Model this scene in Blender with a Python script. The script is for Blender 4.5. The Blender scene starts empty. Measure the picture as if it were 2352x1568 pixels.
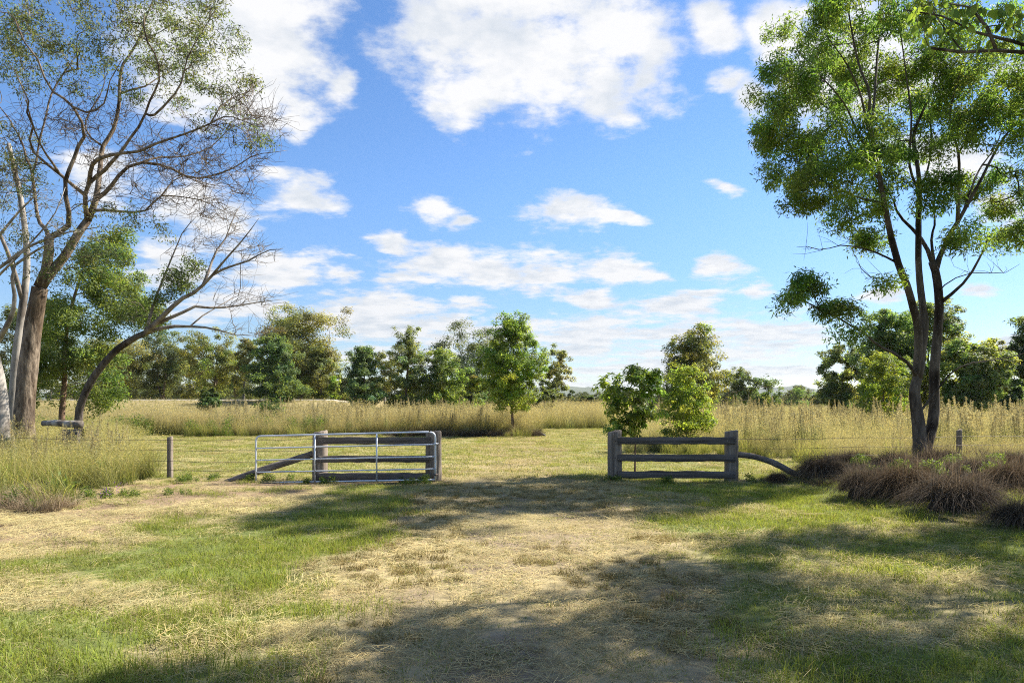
import bpy, math, random
import numpy as np
from mathutils import Vector

# ------------------------------------------------------------------ camera, sky, sun, exposure
S = bpy.context.scene
C = S.collection
H, F, CU, CV = 1.75, 1568.0, 1176.0, 925.0           # eye height, focal length and principal column / horizon row of the photo
cam = bpy.data.cameras.new('camera')
camo = bpy.data.objects.new('camera', cam); C.objects.link(camo)
camo.location = (0, 0, H); camo.rotation_euler = (math.pi / 2, 0, 0)
cam.sensor_width = 36; cam.lens = 24; cam.shift_y = 141 / 2352.0
cam.clip_start = 0.05; cam.clip_end = 20000
S.camera = camo

SUN_AZ, SUN_EL = math.radians(65), math.radians(42.5)   # azimuth to the right of the view
SUN = Vector((math.sin(SUN_AZ) * math.cos(SUN_EL), math.cos(SUN_AZ) * math.cos(SUN_EL), math.sin(SUN_EL)))
sl = bpy.data.lights.new('sun', 'SUN'); sl.energy = 5.0; sl.angle = math.radians(0.53); sl.color = (1.0, 0.94, 0.84)
so = bpy.data.objects.new('sun', sl); C.objects.link(so)
so.rotation_euler = (-SUN).to_track_quat('-Z', 'Y').to_euler(); so.location = SUN * 60

S.view_settings.view_transform = 'Standard'; S.view_settings.look = 'None'
S.view_settings.exposure = 1.42
S.cycles.filter_width = 1.05
S.cycles.use_denoising = False; S.view_settings.gamma = 1.0
S.view_settings.use_curve_mapping = False
S.cycles.max_bounces = 8; S.cycles.diffuse_bounces = 6; S.cycles.glossy_bounces = 2
S.cycles.transmission_bounces = 6; S.cycles.transparent_max_bounces = 4; S.cycles.volume_bounces = 0
S.cycles.sample_clamp_indirect = 6
SKY_STRENGTH = 0.076
CLOUD_WHITE = 4.9                                      # radiance of a sunlit cloud in the units of the sky texture

# clouds seen in the photo: centre and half size in (column, row) of the photo -> a direction of the sky
CLOUDS = [(1000, 60, 150, 90), (1130, 110, 170, 130), (1090, 235, 110, 65), (1230, 150, 180, 130), (1400, 90, 160, 120),
          (1380, 195, 130, 70), (1480, 150, 85, 90), (1170, 0, 330, 90),
          (640, 70, 110, 170), (590, 190, 90, 110), (610, 10, 190, 90), (655, 260, 50, 60), (760, 180, 35, 35), (450, 120, 150, 160),
          (1620, 50, 75, 65), (1685, 160, 45, 35), (1735, 215, 40, 70), (1800, 60, 60, 90), (1940, 170, 150, 110), (2080, 130, 150, 120),
          (2280, 140, 120, 70), (2150, 350, 120, 60), (2310, 480, 60, 50),
          (690, 440, 85, 55), (610, 405, 50, 22), (1010, 480, 60, 32), (1075, 502, 45, 18), (1285, 492, 90, 38), (1405, 502, 40, 11),
          (1668, 436, 40, 16),
          (1650, 612, 55, 32), (1000, 600, 130, 30), (1130, 622, 110, 40), (1270, 632, 100, 38), (1410, 622, 95, 34), (1490, 630, 70, 20),
          (930, 645, 70, 28), (880, 562, 50, 18), (1365, 690, 65, 20), (1550, 702, 115, 26), (1610, 676, 60, 18), (1095, 696, 70, 18),
          (650, 622, 110, 34), (785, 636, 55, 22), (450, 480, 110, 60), (530, 520, 70, 45), (400, 610, 90, 50), (230, 420, 80, 50),
          (560, 700, 160, 45), (850, 735, 260, 50), (1100, 765, 160, 40), (1350, 775, 180, 40), (1560, 770, 200, 34), (1740, 765, 180, 42),
          (1330, 800, 70, 14), (1640, 820, 260, 18), (1500, 850, 320, 14), (1750, 850, 200, 14), (1000, 820, 260, 22), (1430, 880, 300, 12),
          (2240, 672, 55, 16), (2025, 672, 55, 20), (2335, 792, 60, 22), (1730, 672, 30, 14)]


def build_world():
    w = bpy.data.worlds.new('World'); S.world = w; w.use_nodes = True
    nt = w.node_tree; nt.nodes.clear(); N = nt.nodes.new; L = nt.links.new

    def math_(op, a, b=None, c=None, clamp=False):
        n = N('ShaderNodeMath'); n.operation = op; n.use_clamp = clamp
        for i, v in enumerate((a, b, c)):
            if v is None: continue
            if isinstance(v, (int, float)): n.inputs[i].default_value = v
            else: L(v, n.inputs[i])
        return n.outputs[0]

    def sstep(v, a, b):
        n = N('ShaderNodeMapRange'); n.interpolation_type = 'SMOOTHSTEP'; L(v, n.inputs[0])
        n.inputs[1].default_value = a; n.inputs[2].default_value = b
        return n.outputs[0]

    sky = N('ShaderNodeTexSky'); sky.sky_type = 'NISHITA'; sky.sun_disc = False
    sky.sun_elevation = SUN_EL; sky.sun_rotation = SUN_AZ
    sky.air_density = 1.0; sky.dust_density = 0.15; sky.ozone_density = 4.0; sky.altitude = 300
    hsv = N('ShaderNodeHueSaturation'); hsv.inputs['Saturation'].default_value = 1.12; hsv.inputs['Value'].default_value = 1.0
    L(sky.outputs[0], hsv.inputs['Color'])
    tc = N('ShaderNodeTexCoord'); sep = N('ShaderNodeSeparateXYZ'); L(tc.outputs['Generated'], sep.inputs[0])
    x, y, z = sep.outputs
    # clear air low down: less glare along the horizon than the model atmosphere gives
    L(math_('MULTIPLY_ADD', sstep(z, -0.02, 0.34), 0.36, 0.66), hsv.inputs['Value'])
    ys = math_('MAXIMUM', y, 0.02); px = math_('DIVIDE', x, ys); pz = math_('DIVIDE', z, ys)
    P = N('ShaderNodeCombineXYZ'); L(px, P.inputs[0]); L(pz, P.inputs[1])
    zc = math_('ADD', math_('MAXIMUM', z, 0.0), 0.13)
    Q = N('ShaderNodeCombineXYZ'); L(math_('DIVIDE', x, zc), Q.inputs[0]); L(math_('DIVIDE', y, zc), Q.inputs[1])

    def noise(vec, scale, detail, rough, lac=2.1):
        n = N('ShaderNodeTexNoise'); n.inputs['Scale'].default_value = scale; n.inputs['Detail'].default_value = detail
        n.inputs['Roughness'].default_value = rough; n.inputs['Lacunarity'].default_value = lac
        L(vec, n.inputs['Vector']); return n.outputs[0]

    off = N('ShaderNodeVectorMath'); off.operation = 'ADD'; L(Q.outputs[0], off.inputs[0]); off.inputs[1].default_value = (0.07, 0.10, 0)
    wn = N('ShaderNodeTexNoise'); wn.inputs['Scale'].default_value = 2.6; wn.inputs['Detail'].default_value = 5; L(Q.outputs[0], wn.inputs['Vector'])
    ws = N('ShaderNodeVectorMath'); ws.operation = 'SUBTRACT'; L(wn.outputs['Color'], ws.inputs[0]); ws.inputs[1].default_value = (.5, .5, .5)
    wk = N('ShaderNodeVectorMath'); wk.operation = 'SCALE'; L(ws.outputs[0], wk.inputs[0]); L(math_('MULTIPLY_ADD', pz, 0.34, 0.03), wk.inputs['Scale'])
    wz = N('ShaderNodeVectorMath'); wz.operation = 'MULTIPLY'; L(wk.outputs[0], wz.inputs[0]); wz.inputs[1].default_value = (1.0, 0.75, 0)
    PW = N('ShaderNodeVectorMath'); PW.operation = 'ADD'; L(P.outputs[0], PW.inputs[0]); L(wz.outputs[0], PW.inputs[1])
    n3 = noise(Q.outputs[0], 7.5, 9, 0.62)
    n1 = noise(Q.outputs[0], 2.3, 9, 0.60); n2 = noise(off.outputs[0], 2.3, 5, 0.60)
    nb = noise(Q.outputs[0], 0.9, 4, 0.5)
    # the field of the clouds in view: smallest of the elliptic distances to their middles
    d = None
    for (u, v, ru, rv) in CLOUDS:
        ix, iz = F / (ru * 1.14 + 7), F / (rv * 1.14 + 5)
        m = N('ShaderNodeVectorMath'); m.operation = 'MULTIPLY_ADD'; L(PW.outputs[0], m.inputs[0])
        m.inputs[1].default_value = (ix, iz, 0)
        m.inputs[2].default_value = (-(u - CU) / F * ix, -(CV - v) / F * iz, 0)
        l = N('ShaderNodeVectorMath'); l.operation = 'LENGTH'; L(m.outputs[0], l.inputs[0])
        d = l.outputs['Value'] if d is None else math_('SMOOTH_MIN', d, l.outputs['Value'], 0.35)
    f_in = math_('SUBTRACT', 1.0, d)
    # everywhere else the same kind of broken cumulus goes on
    f_out = math_('MULTIPLY_ADD', nb, 5.0, -2.75)
    edge = math_('MAXIMUM', sstep(math_('ABSOLUTE', px), 0.85, 1.15), sstep(pz, 0.62, 0.85))
    edge = math_('MAXIMUM', edge, sstep(math_('MULTIPLY', y, -1.0), -0.2, -0.05))
    mix = N('ShaderNodeMix'); mix.data_type = 'FLOAT'; L(edge, mix.inputs[0]); L(f_in, mix.inputs[2]); L(f_out, mix.inputs[3])
    f = math_('ADD', mix.outputs[0], math_('MULTIPLY_ADD', n1, 2.6, -1.36))
    f = math_('ADD', f, math_('MULTIPLY_ADD', n3, 1.7, -0.85))
    dens = math_('MULTIPLY', sstep(f, -0.18, 0.58), sstep(z, 0.0, 0.03))
    dens = math_('MULTIPLY', dens, math_('MULTIPLY_ADD', sstep(z, 0.0, 0.22), 0.10, 0.88))
    shade = math_('MULTIPLY_ADD', math_('SUBTRACT', n1, n2), 3.4, 0.80, clamp=True)
    shade = math_('MAXIMUM', shade, math_('MULTIPLY', sstep(f, 1.1, 0.1), 0.8))
    cc = N('ShaderNodeMix'); cc.data_type = 'RGBA'; L(shade, cc.inputs[0])
    W = CLOUD_WHITE
    cc.inputs[6].default_value = (0.58 * W, 0.665 * W, 0.77 * W, 1); cc.inputs[7].default_value = (W, W, 1.01 * W, 1)
    dim = N('ShaderNodeVectorMath'); dim.operation = 'SCALE'; L(cc.outputs[2], dim.inputs[0]); L(math_('MULTIPLY_ADD', sstep(z, 0.0, 0.30), 0.10, 0.90), dim.inputs['Scale'])
    fin = N('ShaderNodeMix'); fin.data_type = 'RGBA'; L(dens, fin.inputs[0]); tn = N('ShaderNodeVectorMath'); tn.operation = 'MULTIPLY'; L(hsv.outputs[0], tn.inputs[0]); tn.inputs[1].default_value = (1.0, .965, 1.0); L(tn.outputs[0], fin.inputs[6]); L(dim.outputs[0], fin.inputs[7])
    bg = N('ShaderNodeBackground'); bg.inputs[1].default_value = SKY_STRENGTH; L(fin.outputs[2], bg.inputs[0])
    out = N('ShaderNodeOutputWorld'); L(bg.outputs[0], out.inputs[0])


build_world()

# ------------------------------------------------------------------ helpers
rng = np.random.default_rng(7)


def G(u, v):
    Y = F * H / (v - CV); return ((u - CU) / F * Y, Y)


def P3(u, v, Y):
    return np.array([(u - CU) / F * Y, Y, H - (v - CV) / F * Y])


def hash2(ix, iy, seed):
    h = (ix.astype(np.int64) * 374761393 + iy.astype(np.int64) * 668265263 + seed * 974711) & 0x7fffffff
    h = ((h ^ (h >> 13)) * 1274126177) & 0x7fffffff
    h = h ^ (h >> 16)
    return (h & 0xffff) / 65535.0


def vnoise(x, y, seed=0):
    x = np.asarray(x, float); y = np.asarray(y, float)
    ix = np.floor(x); iy = np.floor(y); fx = x - ix; fy = y - iy
    fx = fx * fx * (3 - 2 * fx); fy = fy * fy * (3 - 2 * fy)
    a = hash2(ix, iy, seed); b = hash2(ix + 1, iy, seed); c = hash2(ix, iy + 1, seed); d = hash2(ix + 1, iy + 1, seed)
    return (a * (1 - fx) + b * fx) * (1 - fy) + (c * (1 - fx) + d * fx) * fy


def fbm(x, y, seed=0, oct=4):
    s = 0; a = 0.5; t = 0
    for i in range(oct):
        s = s + a * vnoise(np.asarray(x) * 2 ** i + i * 17.3, np.asarray(y) * 2 ** i + i * 9.1, seed + i); t += a; a *= 0.5
    return s / t


def ss(a, b, x):
    t = np.clip((np.asarray(x, float) - a) / (b - a), 0, 1); return t * t * (3 - 2 * t)


def height(x, y):
    x = np.asarray(x, float); y = np.asarray(y, float)
    near = 1 - ss(40, 70, y)
    h = (fbm(x * 0.55, y * 0.55, 3, 3) - 0.5) * 0.07 * near + (fbm(x * 2.6, y * 2.6, 5, 2) - 0.5) * 0.035 * (1 - ss(14, 30, y))
    bank = ss(56, 72, y) * (1 - ss(-19, -12, x)) * 2.05                # the road bank on the left
    swell = (fbm(x * 0.01, y * 0.01, 9, 2) - 0.5) * ss(120, 400, y) * 2.0
    lift = 0.22 * ss(5.0, 7.5, x) * (1 - ss(14, 19, y)) * ss(7, 10, y)   # the low mound under the tussocks
    return h + bank + swell + lift


class Acc:
    """collects quads (and tubes) with a colour per vertex"""
    def __init__(s): s.v = []; s.f = []; s.c = []; s.n = 0
    def add(s, v, f, col=None):
        v = np.asarray(v, np.float32).reshape(-1, 3); f = np.asarray(f, np.int32)
        s.v.append(v); s.f.append(f + s.n)
        c = np.ones((len(v), 4), np.float32)
        if col is not None: c[:, :3] = col
        s.c.append(c); s.n += len(v)
    def mesh(s, name, mat, smooth=False):
        v = np.concatenate(s.v); f = np.concatenate(s.f); c = np.concatenate(s.c)
        me = bpy.data.meshes.new(name); n = len(f)
        me.vertices.add(len(v)); me.vertices.foreach_set('co', v.ravel())
        me.loops.add(n * 4); me.loops.foreach_set('vertex_index', f.ravel())
        me.polygons.add(n); me.polygons.foreach_set('loop_start', np.arange(n, dtype=np.int32) * 4)
        if smooth: me.polygons.foreach_set('use_smooth', np.ones(n, bool))
        a = me.color_attributes.new('Col', 'FLOAT_COLOR', 'POINT'); a.data.foreach_set('color', c.ravel())
        me.update(); me.materials.append(mat)
        return me


def link(name, me, parent=None, loc=(0, 0, 0), **props):
    o = bpy.data.objects.new(name, me); C.objects.link(o); o.location = loc
    if parent is not None: o.parent = parent
    for k, v in props.items(): o[k] = v
    return o


def thing(name, label, cat, loc=(0, 0, 0), group=None):
    o = bpy.data.objects.new(name, None); C.objects.link(o); o.location = loc
    o.empty_display_size = 0.1
    o['label'] = label; o['category'] = cat
    if group: o['group'] = group
    return o


def tag(o, label, cat, group=None):
    o['label'] = label; o['category'] = cat
    if group: o['group'] = group


def tube(acc, pts, rad, sides=6, col=None, rough=0.0, cap=True, seed=0):
    pts = np.asarray(pts, float); rad = np.asarray(rad, float); n = len(pts)
    t = np.gradient(pts, axis=0); t /= np.linalg.norm(t, axis=1)[:, None] + 1e-9
    ref = np.array([0, 0, 1.0]) if abs(t[0, 2]) < 0.8 else np.array([1.0, 0, 0])
    b = np.cross(t, ref); b /= np.linalg.norm(b, axis=1)[:, None] + 1e-9
    c = np.cross(t, b)
    a = np.arange(sides) * 2 * math.pi / sides
    r = rad[:, None] * np.ones(sides)[None]
    if rough:
        r = r * (1 + rough * (vnoise(np.arange(n)[:, None] * 0.9 + seed * 7.7, np.arange(sides)[None] * 1.7 + seed, 11) - 0.5)
                 + 0.6 * rough * (hash2(np.zeros((n, sides)), np.arange(sides)[None] + np.zeros((n, 1)), seed) - 0.5))
    v = pts[:, None] + r[..., None] * (np.cos(a)[None, :, None] * b[:, None] + np.sin(a)[None, :, None] * c[:, None])
    i = np.arange(n - 1)[:, None] * sides; j = np.arange(sides)[None]; k = (j + 1) % sides
    f = np.stack([i + j, i + k, i + sides + k, i + sides + j], -1).reshape(-1, 4)
    v = v.reshape(-1, 3)
    if cap and sides >= 5:
        v = np.concatenate([v, pts[[0, -1]]]); e0 = n * sides; e1 = e0 + 1; j = np.arange(0, sides, 2)
        o = (n - 1) * sides
        f = np.concatenate([f, np.stack([np.full(len(j), e0), (j + 2) % sides, (j + 1) % sides, j], -1),
                            np.stack([np.full(len(j), e1), o + j, o + (j + 1) % sides, o + (j + 2) % sides], -1)]) if sides % 2 == 0 else f
    acc.add(v, f, col)


def spline(pts, n):
    """smooth curve through the given points, n samples"""
    p = np.asarray(pts, float); m = len(p)
    d = np.concatenate([[0], np.cumsum(np.linalg.norm(np.diff(p[:, :3], axis=0), axis=1))])
    q = np.concatenate([[2 * p[0] - p[1]], p, [2 * p[-1] - p[-2]]])
    s = np.linspace(0, d[-1], n); k = np.clip(np.searchsorted(d, s, side='right') - 1, 0, m - 2)
    t = ((s - d[k]) / (d[k + 1] - d[k] + 1e-9))[:, None]
    a, b, c, e = q[k], q[k + 1], q[k + 2], q[k + 3]
    return 0.5 * (2 * b + (c - a) * t + (2 * a - 5 * b + 4 * c - e) * t ** 2 + (3 * b - a - 3 * c + e) * t ** 3)


def box_acc(acc, x0, x1, y0, y1, z0, z1, nx=1, jit=0.0, bev=0.006, seed=1):
    """a bevelled, slightly uneven sawn timber lying along x"""
    r = np.random.default_rng(seed)
    xs = np.linspace(x0, x1, nx + 1)
    prof = np.array([(y0, z0 + bev), (y0, z1 - bev), (y0 + bev, z1), (y1 - bev, z1), (y1, z1 - bev), (y1, z0 + bev), (y1 - bev, z0), (y0 + bev, z0)])
    V = []
    for i, x in enumerate(xs):
        p = prof.copy(); p += r.normal(0, jit, p.shape); p[:, 1] += r.normal(0, jit)
        V.append(np.column_stack([np.full(8, x), p]))
    V = np.concatenate(V); n = nx + 1
    i = np.arange(n - 1)[:, None] * 8; j = np.arange(8)[None]; k = (j + 1) % 8
    f = np.stack([i + j, i + k, i + 8 + k, i + 8 + j], -1).reshape(-1, 4)
    o = (n - 1) * 8
    caps = [[0, 1, 2, 3], [0, 3, 4, 7], [7, 4, 5, 6]]
    f = np.concatenate([f, [c for c in caps], [[o + q for q in c[::-1]] for c in caps]])
    acc.add(V, f)


# ------------------------------------------------------------------ materials
def mat_new(name):
    m = bpy.data.materials.new(name); m.use_nodes = True; m.node_tree.nodes.clear()
    return m, m.node_tree, m.node_tree.nodes.new, m.node_tree.links.new


def leaf_material(name, trans=0.35, rough=0.45, spec=0.35, vary=0.25, tint=(1.25, 1.2, 0.75)):
    m, nt, N, L = mat_new(name)
    at = N('ShaderNodeAttribute'); at.attribute_name = 'Col'
    oi = N('ShaderNodeObjectInfo')
    mr = N('ShaderNodeMapRange'); L(oi.outputs['Random'], mr.inputs[0]); mr.inputs[3].default_value = 1 - vary; mr.inputs[4].default_value = 1 + vary
    mul = N('ShaderNodeVectorMath'); mul.operation = 'SCALE'; L(at.outputs['Color'], mul.inputs[0]); L(mr.outputs[0], mul.inputs['Scale'])
    pb = N('ShaderNodeBsdfPrincipled'); L(mul.outputs[0], pb.inputs['Base Color'])
    pb.inputs['Roughness'].default_value = rough; pb.inputs['Specular IOR Level'].default_value = spec
    t2 = N('ShaderNodeVectorMath'); t2.operation = 'MULTIPLY'; L(mul.outputs[0], t2.inputs[0]); t2.inputs[1].default_value = tint
    tr = N('ShaderNodeBsdfTranslucent'); L(t2.outputs[0], tr.inputs['Color'])
    mx = N('ShaderNodeMixShader'); mx.inputs[0].default_value = trans; L(pb.outputs[0], mx.inputs[1]); L(tr.outputs[0], mx.inputs[2])
    out = N('ShaderNodeOutputMaterial'); L(mx.outputs[0], out.inputs[0])
    return m


def bark_material(name, cols, scale=6.0, stretch=(1, 1, 0.16), bump=0.5, pos=(0.35, 0.65), patch=None, rough=0.85, bdist=0.03):
    m, nt, N, L = mat_new(name)
    tc = N('ShaderNodeTexCoord'); mp = N('ShaderNodeMapping'); L(tc.outputs['Object'], mp.inputs[0]); mp.inputs['Scale'].default_value = stretch
    n1 = N('ShaderNodeTexNoise'); n1.inputs['Scale'].default_value = scale; n1.inputs['Detail'].default_value = 8; n1.inputs['Roughness'].default_value = 0.65
    L(mp.outputs[0], n1.inputs['Vector'])
    cr = N('ShaderNodeValToRGB'); L(n1.outputs[0], cr.inputs[0])
    cr.color_ramp.elements[0].position = pos[0]; cr.color_ramp.elements[1].position = pos[1]
    cr.color_ramp.elements[0].color = (*cols[0], 1); cr.color_ramp.elements[1].color = (*cols[1], 1)
    col = cr.outputs[0]
    if patch:
        n2 = N('ShaderNodeTexNoise'); n2.inputs['Scale'].default_value = 1.3; n2.inputs['Detail'].default_value = 5; n2.inputs['Roughness'].default_value = 0.6
        mp2 = N('ShaderNodeMapping'); mp2.inputs['Scale'].default_value = (1, 1, 0.4); L(tc.outputs['Object'], mp2.inputs[0]); L(mp2.outputs[0], n2.inputs['Vector'])
        r2 = N('ShaderNodeValToRGB'); L(n2.outputs[0], r2.inputs[0]); r2.color_ramp.elements[0].position = 0.50; r2.color_ramp.elements[1].position = 0.58
        mx = N('ShaderNodeMix'); mx.data_type = 'RGBA'; L(r2.outputs[0], mx.inputs[0]); L(col, mx.inputs[6])
        pm = N('ShaderNodeMix'); pm.data_type = 'RGBA'; pm.blend_type = 'MULTIPLY'; pm.inputs[0].default_value = 1; L(col, pm.inputs[6]); pm.inputs[7].default_value = (*patch, 1)
        L(pm.outputs[2], mx.inputs[7]); col = mx.outputs[2]
    pb = N('ShaderNodeBsdfPrincipled'); L(col, pb.inputs['Base Color']); pb.inputs['Roughness'].default_value = rough; pb.inputs['Specular IOR Level'].default_value = 0.1
    bp = N('ShaderNodeBump'); bp.inputs['Strength'].default_value = bump; bp.inputs['Distance'].default_value = bdist; L(n1.outputs[0], bp.inputs['Height']); L(bp.outputs[0], pb.inputs['Normal'])
    out = N('ShaderNodeOutputMaterial'); L(pb.outputs[0], out.inputs[0])
    return m


M_LEAF = leaf_material('leaf', 0.5, 0.55, 0.15, 0.0, (2.3, 2.15, 0.9))
M_BIGLEAF = leaf_material('broad_leaf', 0.58, 0.42, 0.3, 0.3, (2.2, 2.1, 0.9))
M_BLADE = leaf_material('grass_blade', 0.45, 0.65, 0.08, 0.22, (1.6, 1.5, 0.85))
M_DRY = leaf_material('dry_grass', 0.22, 0.85, 0.03, 0.18, (1.1, 1.0, 0.85))
M_GUM = bark_material('gum_bark', [(0.07, 0.052, 0.038), (0.29, 0.23, 0.17)], 7.5, (1, 1, 0.28), 1.0, (0.38, 0.64), bdist=0.06, patch=(0.55, 0.5, 0.45))
M_GUMBRANCH = bark_material('gum_branch_bark', [(0.095, 0.075, 0.062), (0.28, 0.24, 0.20)], 5, (1, 1, 0.6), 0.3)
M_PALE = bark_material('pale_bark', [(0.17, 0.15, 0.13), (0.42, 0.385, 0.34)], 4, (1, 1, 0.35), 0.3, patch=(0.45, 0.42, 0.4))
M_DARK = bark_material('dark_bark', [(0.035, 0.028, 0.024), (0.17, 0.14, 0.115)], 9, (1, 1, 0.2), 1.0, (0.3, 0.7), patch=(0.35, 0.32, 0.3), bdist=0.05)
M_BROWN = bark_material('brown_bark', [(0.09, 0.055, 0.035), (0.24, 0.16, 0.11)], 8, (1, 1, 0.2), 0.6)
M_TIMBER = bark_material('weathered_timber', [(0.055, 0.046, 0.04), (0.19, 0.165, 0.145)], 7, (0.12, 2.2, 3.0), 0.7, (0.3, 0.72), bdist=0.012)
M_POST = bark_material('weathered_post', [(0.085, 0.066, 0.05), (0.33, 0.275, 0.22)], 9, (1.6, 1.6, 0.09), 1.0, (0.32, 0.7), bdist=0.03)
M_LOG = bark_material('grey_log', [(0.07, 0.056, 0.046), (0.25, 0.215, 0.18)], 8, (0.25, 1.6, 1.6), 0.8, (0.3, 0.7), bdist=0.02)


def simple(name, col, rough, metal=0.0, nscale=20, namp=0.15):
    m, nt, N, L = mat_new(name)
    tc = N('ShaderNodeTexCoord'); n = N('ShaderNodeTexNoise'); n.inputs['Scale'].default_value = nscale; n.inputs['Detail'].default_value = 5
    L(tc.outputs['Object'], n.inputs['Vector'])
    mr = N('ShaderNodeMapRange'); L(n.outputs[0], mr.inputs[0]); mr.inputs[1].default_value = 0.3; mr.inputs[2].default_value = 0.7
    mr.inputs[3].default_value = 1 - namp; mr.inputs[4].default_value = 1 + namp
    v = N('ShaderNodeVectorMath'); v.operation = 'SCALE'; v.inputs[0].default_value = col; L(mr.outputs[0], v.inputs['Scale'])
    pb = N('ShaderNodeBsdfPrincipled'); L(v.outputs[0], pb.inputs['Base Color']); pb.inputs['Roughness'].default_value = rough; pb.inputs['Metallic'].default_value = metal
    out = N('ShaderNodeOutputMaterial'); L(pb.outputs[0], out.inputs[0]); return m


M_GALV = simple('galvanised_steel', (0.62, 0.64, 0.66), 0.42, 0.55, 9, 0.12)
M_WIRE = simple('rusty_wire', (0.10, 0.075, 0.06), 0.7, 0.5, 30, 0.3)
M_HILL = simple('hill_bush', (0.07, 0.085, 0.05), 0.9, 0, 0.012, 0.35)
M_ROAD = simple('pale_gravel', (0.48, 0.43, 0.36), 0.9, 0, 1.5, 0.15)

# ------------------------------------------------------------------ where things grow (functions of ground position)
def edge_noise(x, y, s=0.8, a=1.0, seed=21):
    return (fbm(x * s, y * s, seed, 3) - 0.5) * 2 * a


def m_track(x, y):                       # worn, straw covered wheel track through the gateway
    w = edge_noise(x, y, 0.55, 0.9)
    return ss(-0.6, 0.6, 1.8 + w - np.abs(x - 0.05))


def m_dirt(x, y):                        # raked brown patch on the left
    w = edge_noise(x, y, 0.6, 1.4, 31)
    return ss(-0.8, 0.8, -4.6 + w - x - (10.2 - y) * 0.35) * ss(6.5, 8.5, y + w * 0.5) * (1 - ss(14.5, 16.5, y))


def tall_right(x, y):
    e = edge_noise(x, y, 0.5, 1.7, 41)
    front = np.where(x < 8.0, 24.0, 21.0); front = np.where(x > 9.5, 17.0, front)
    left = np.where(y < 40, 4.4 + (y - 24) * 0.10, 6.2 + (y - 40) * 0.16)
    return ((y + e) > front) & ((x + 0.5 * e) > left)


def tall_left(x, y):
    e = edge_noise(x, y, 0.4, 1.9, 51)
    right = np.where(y < 40, 1.4, 1.4 + (y - 40) * 0.03)
    return (((y + e) > 36.0) & (x + 0.5 * e < right)) | (((y + e) > 46.0) & (x < 40))


def tall_near(x, y):                     # rough grass round the big gum
    e = edge_noise(x, y, 0.7, 0.7, 61)
    rb = np.where(y < 15.7, -8.2, -8.2 - (y - 15.7) * 0.63)
    return ((y + 0.6 * e) > 13.2 + ss(-10, -7, x) * 0.9) & (x + e * 0.6 < rb) & (y < 36.5)


def any_tall(x, y):
    return tall_right(x, y) | tall_left(x, y) | tall_near(x, y)


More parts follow.
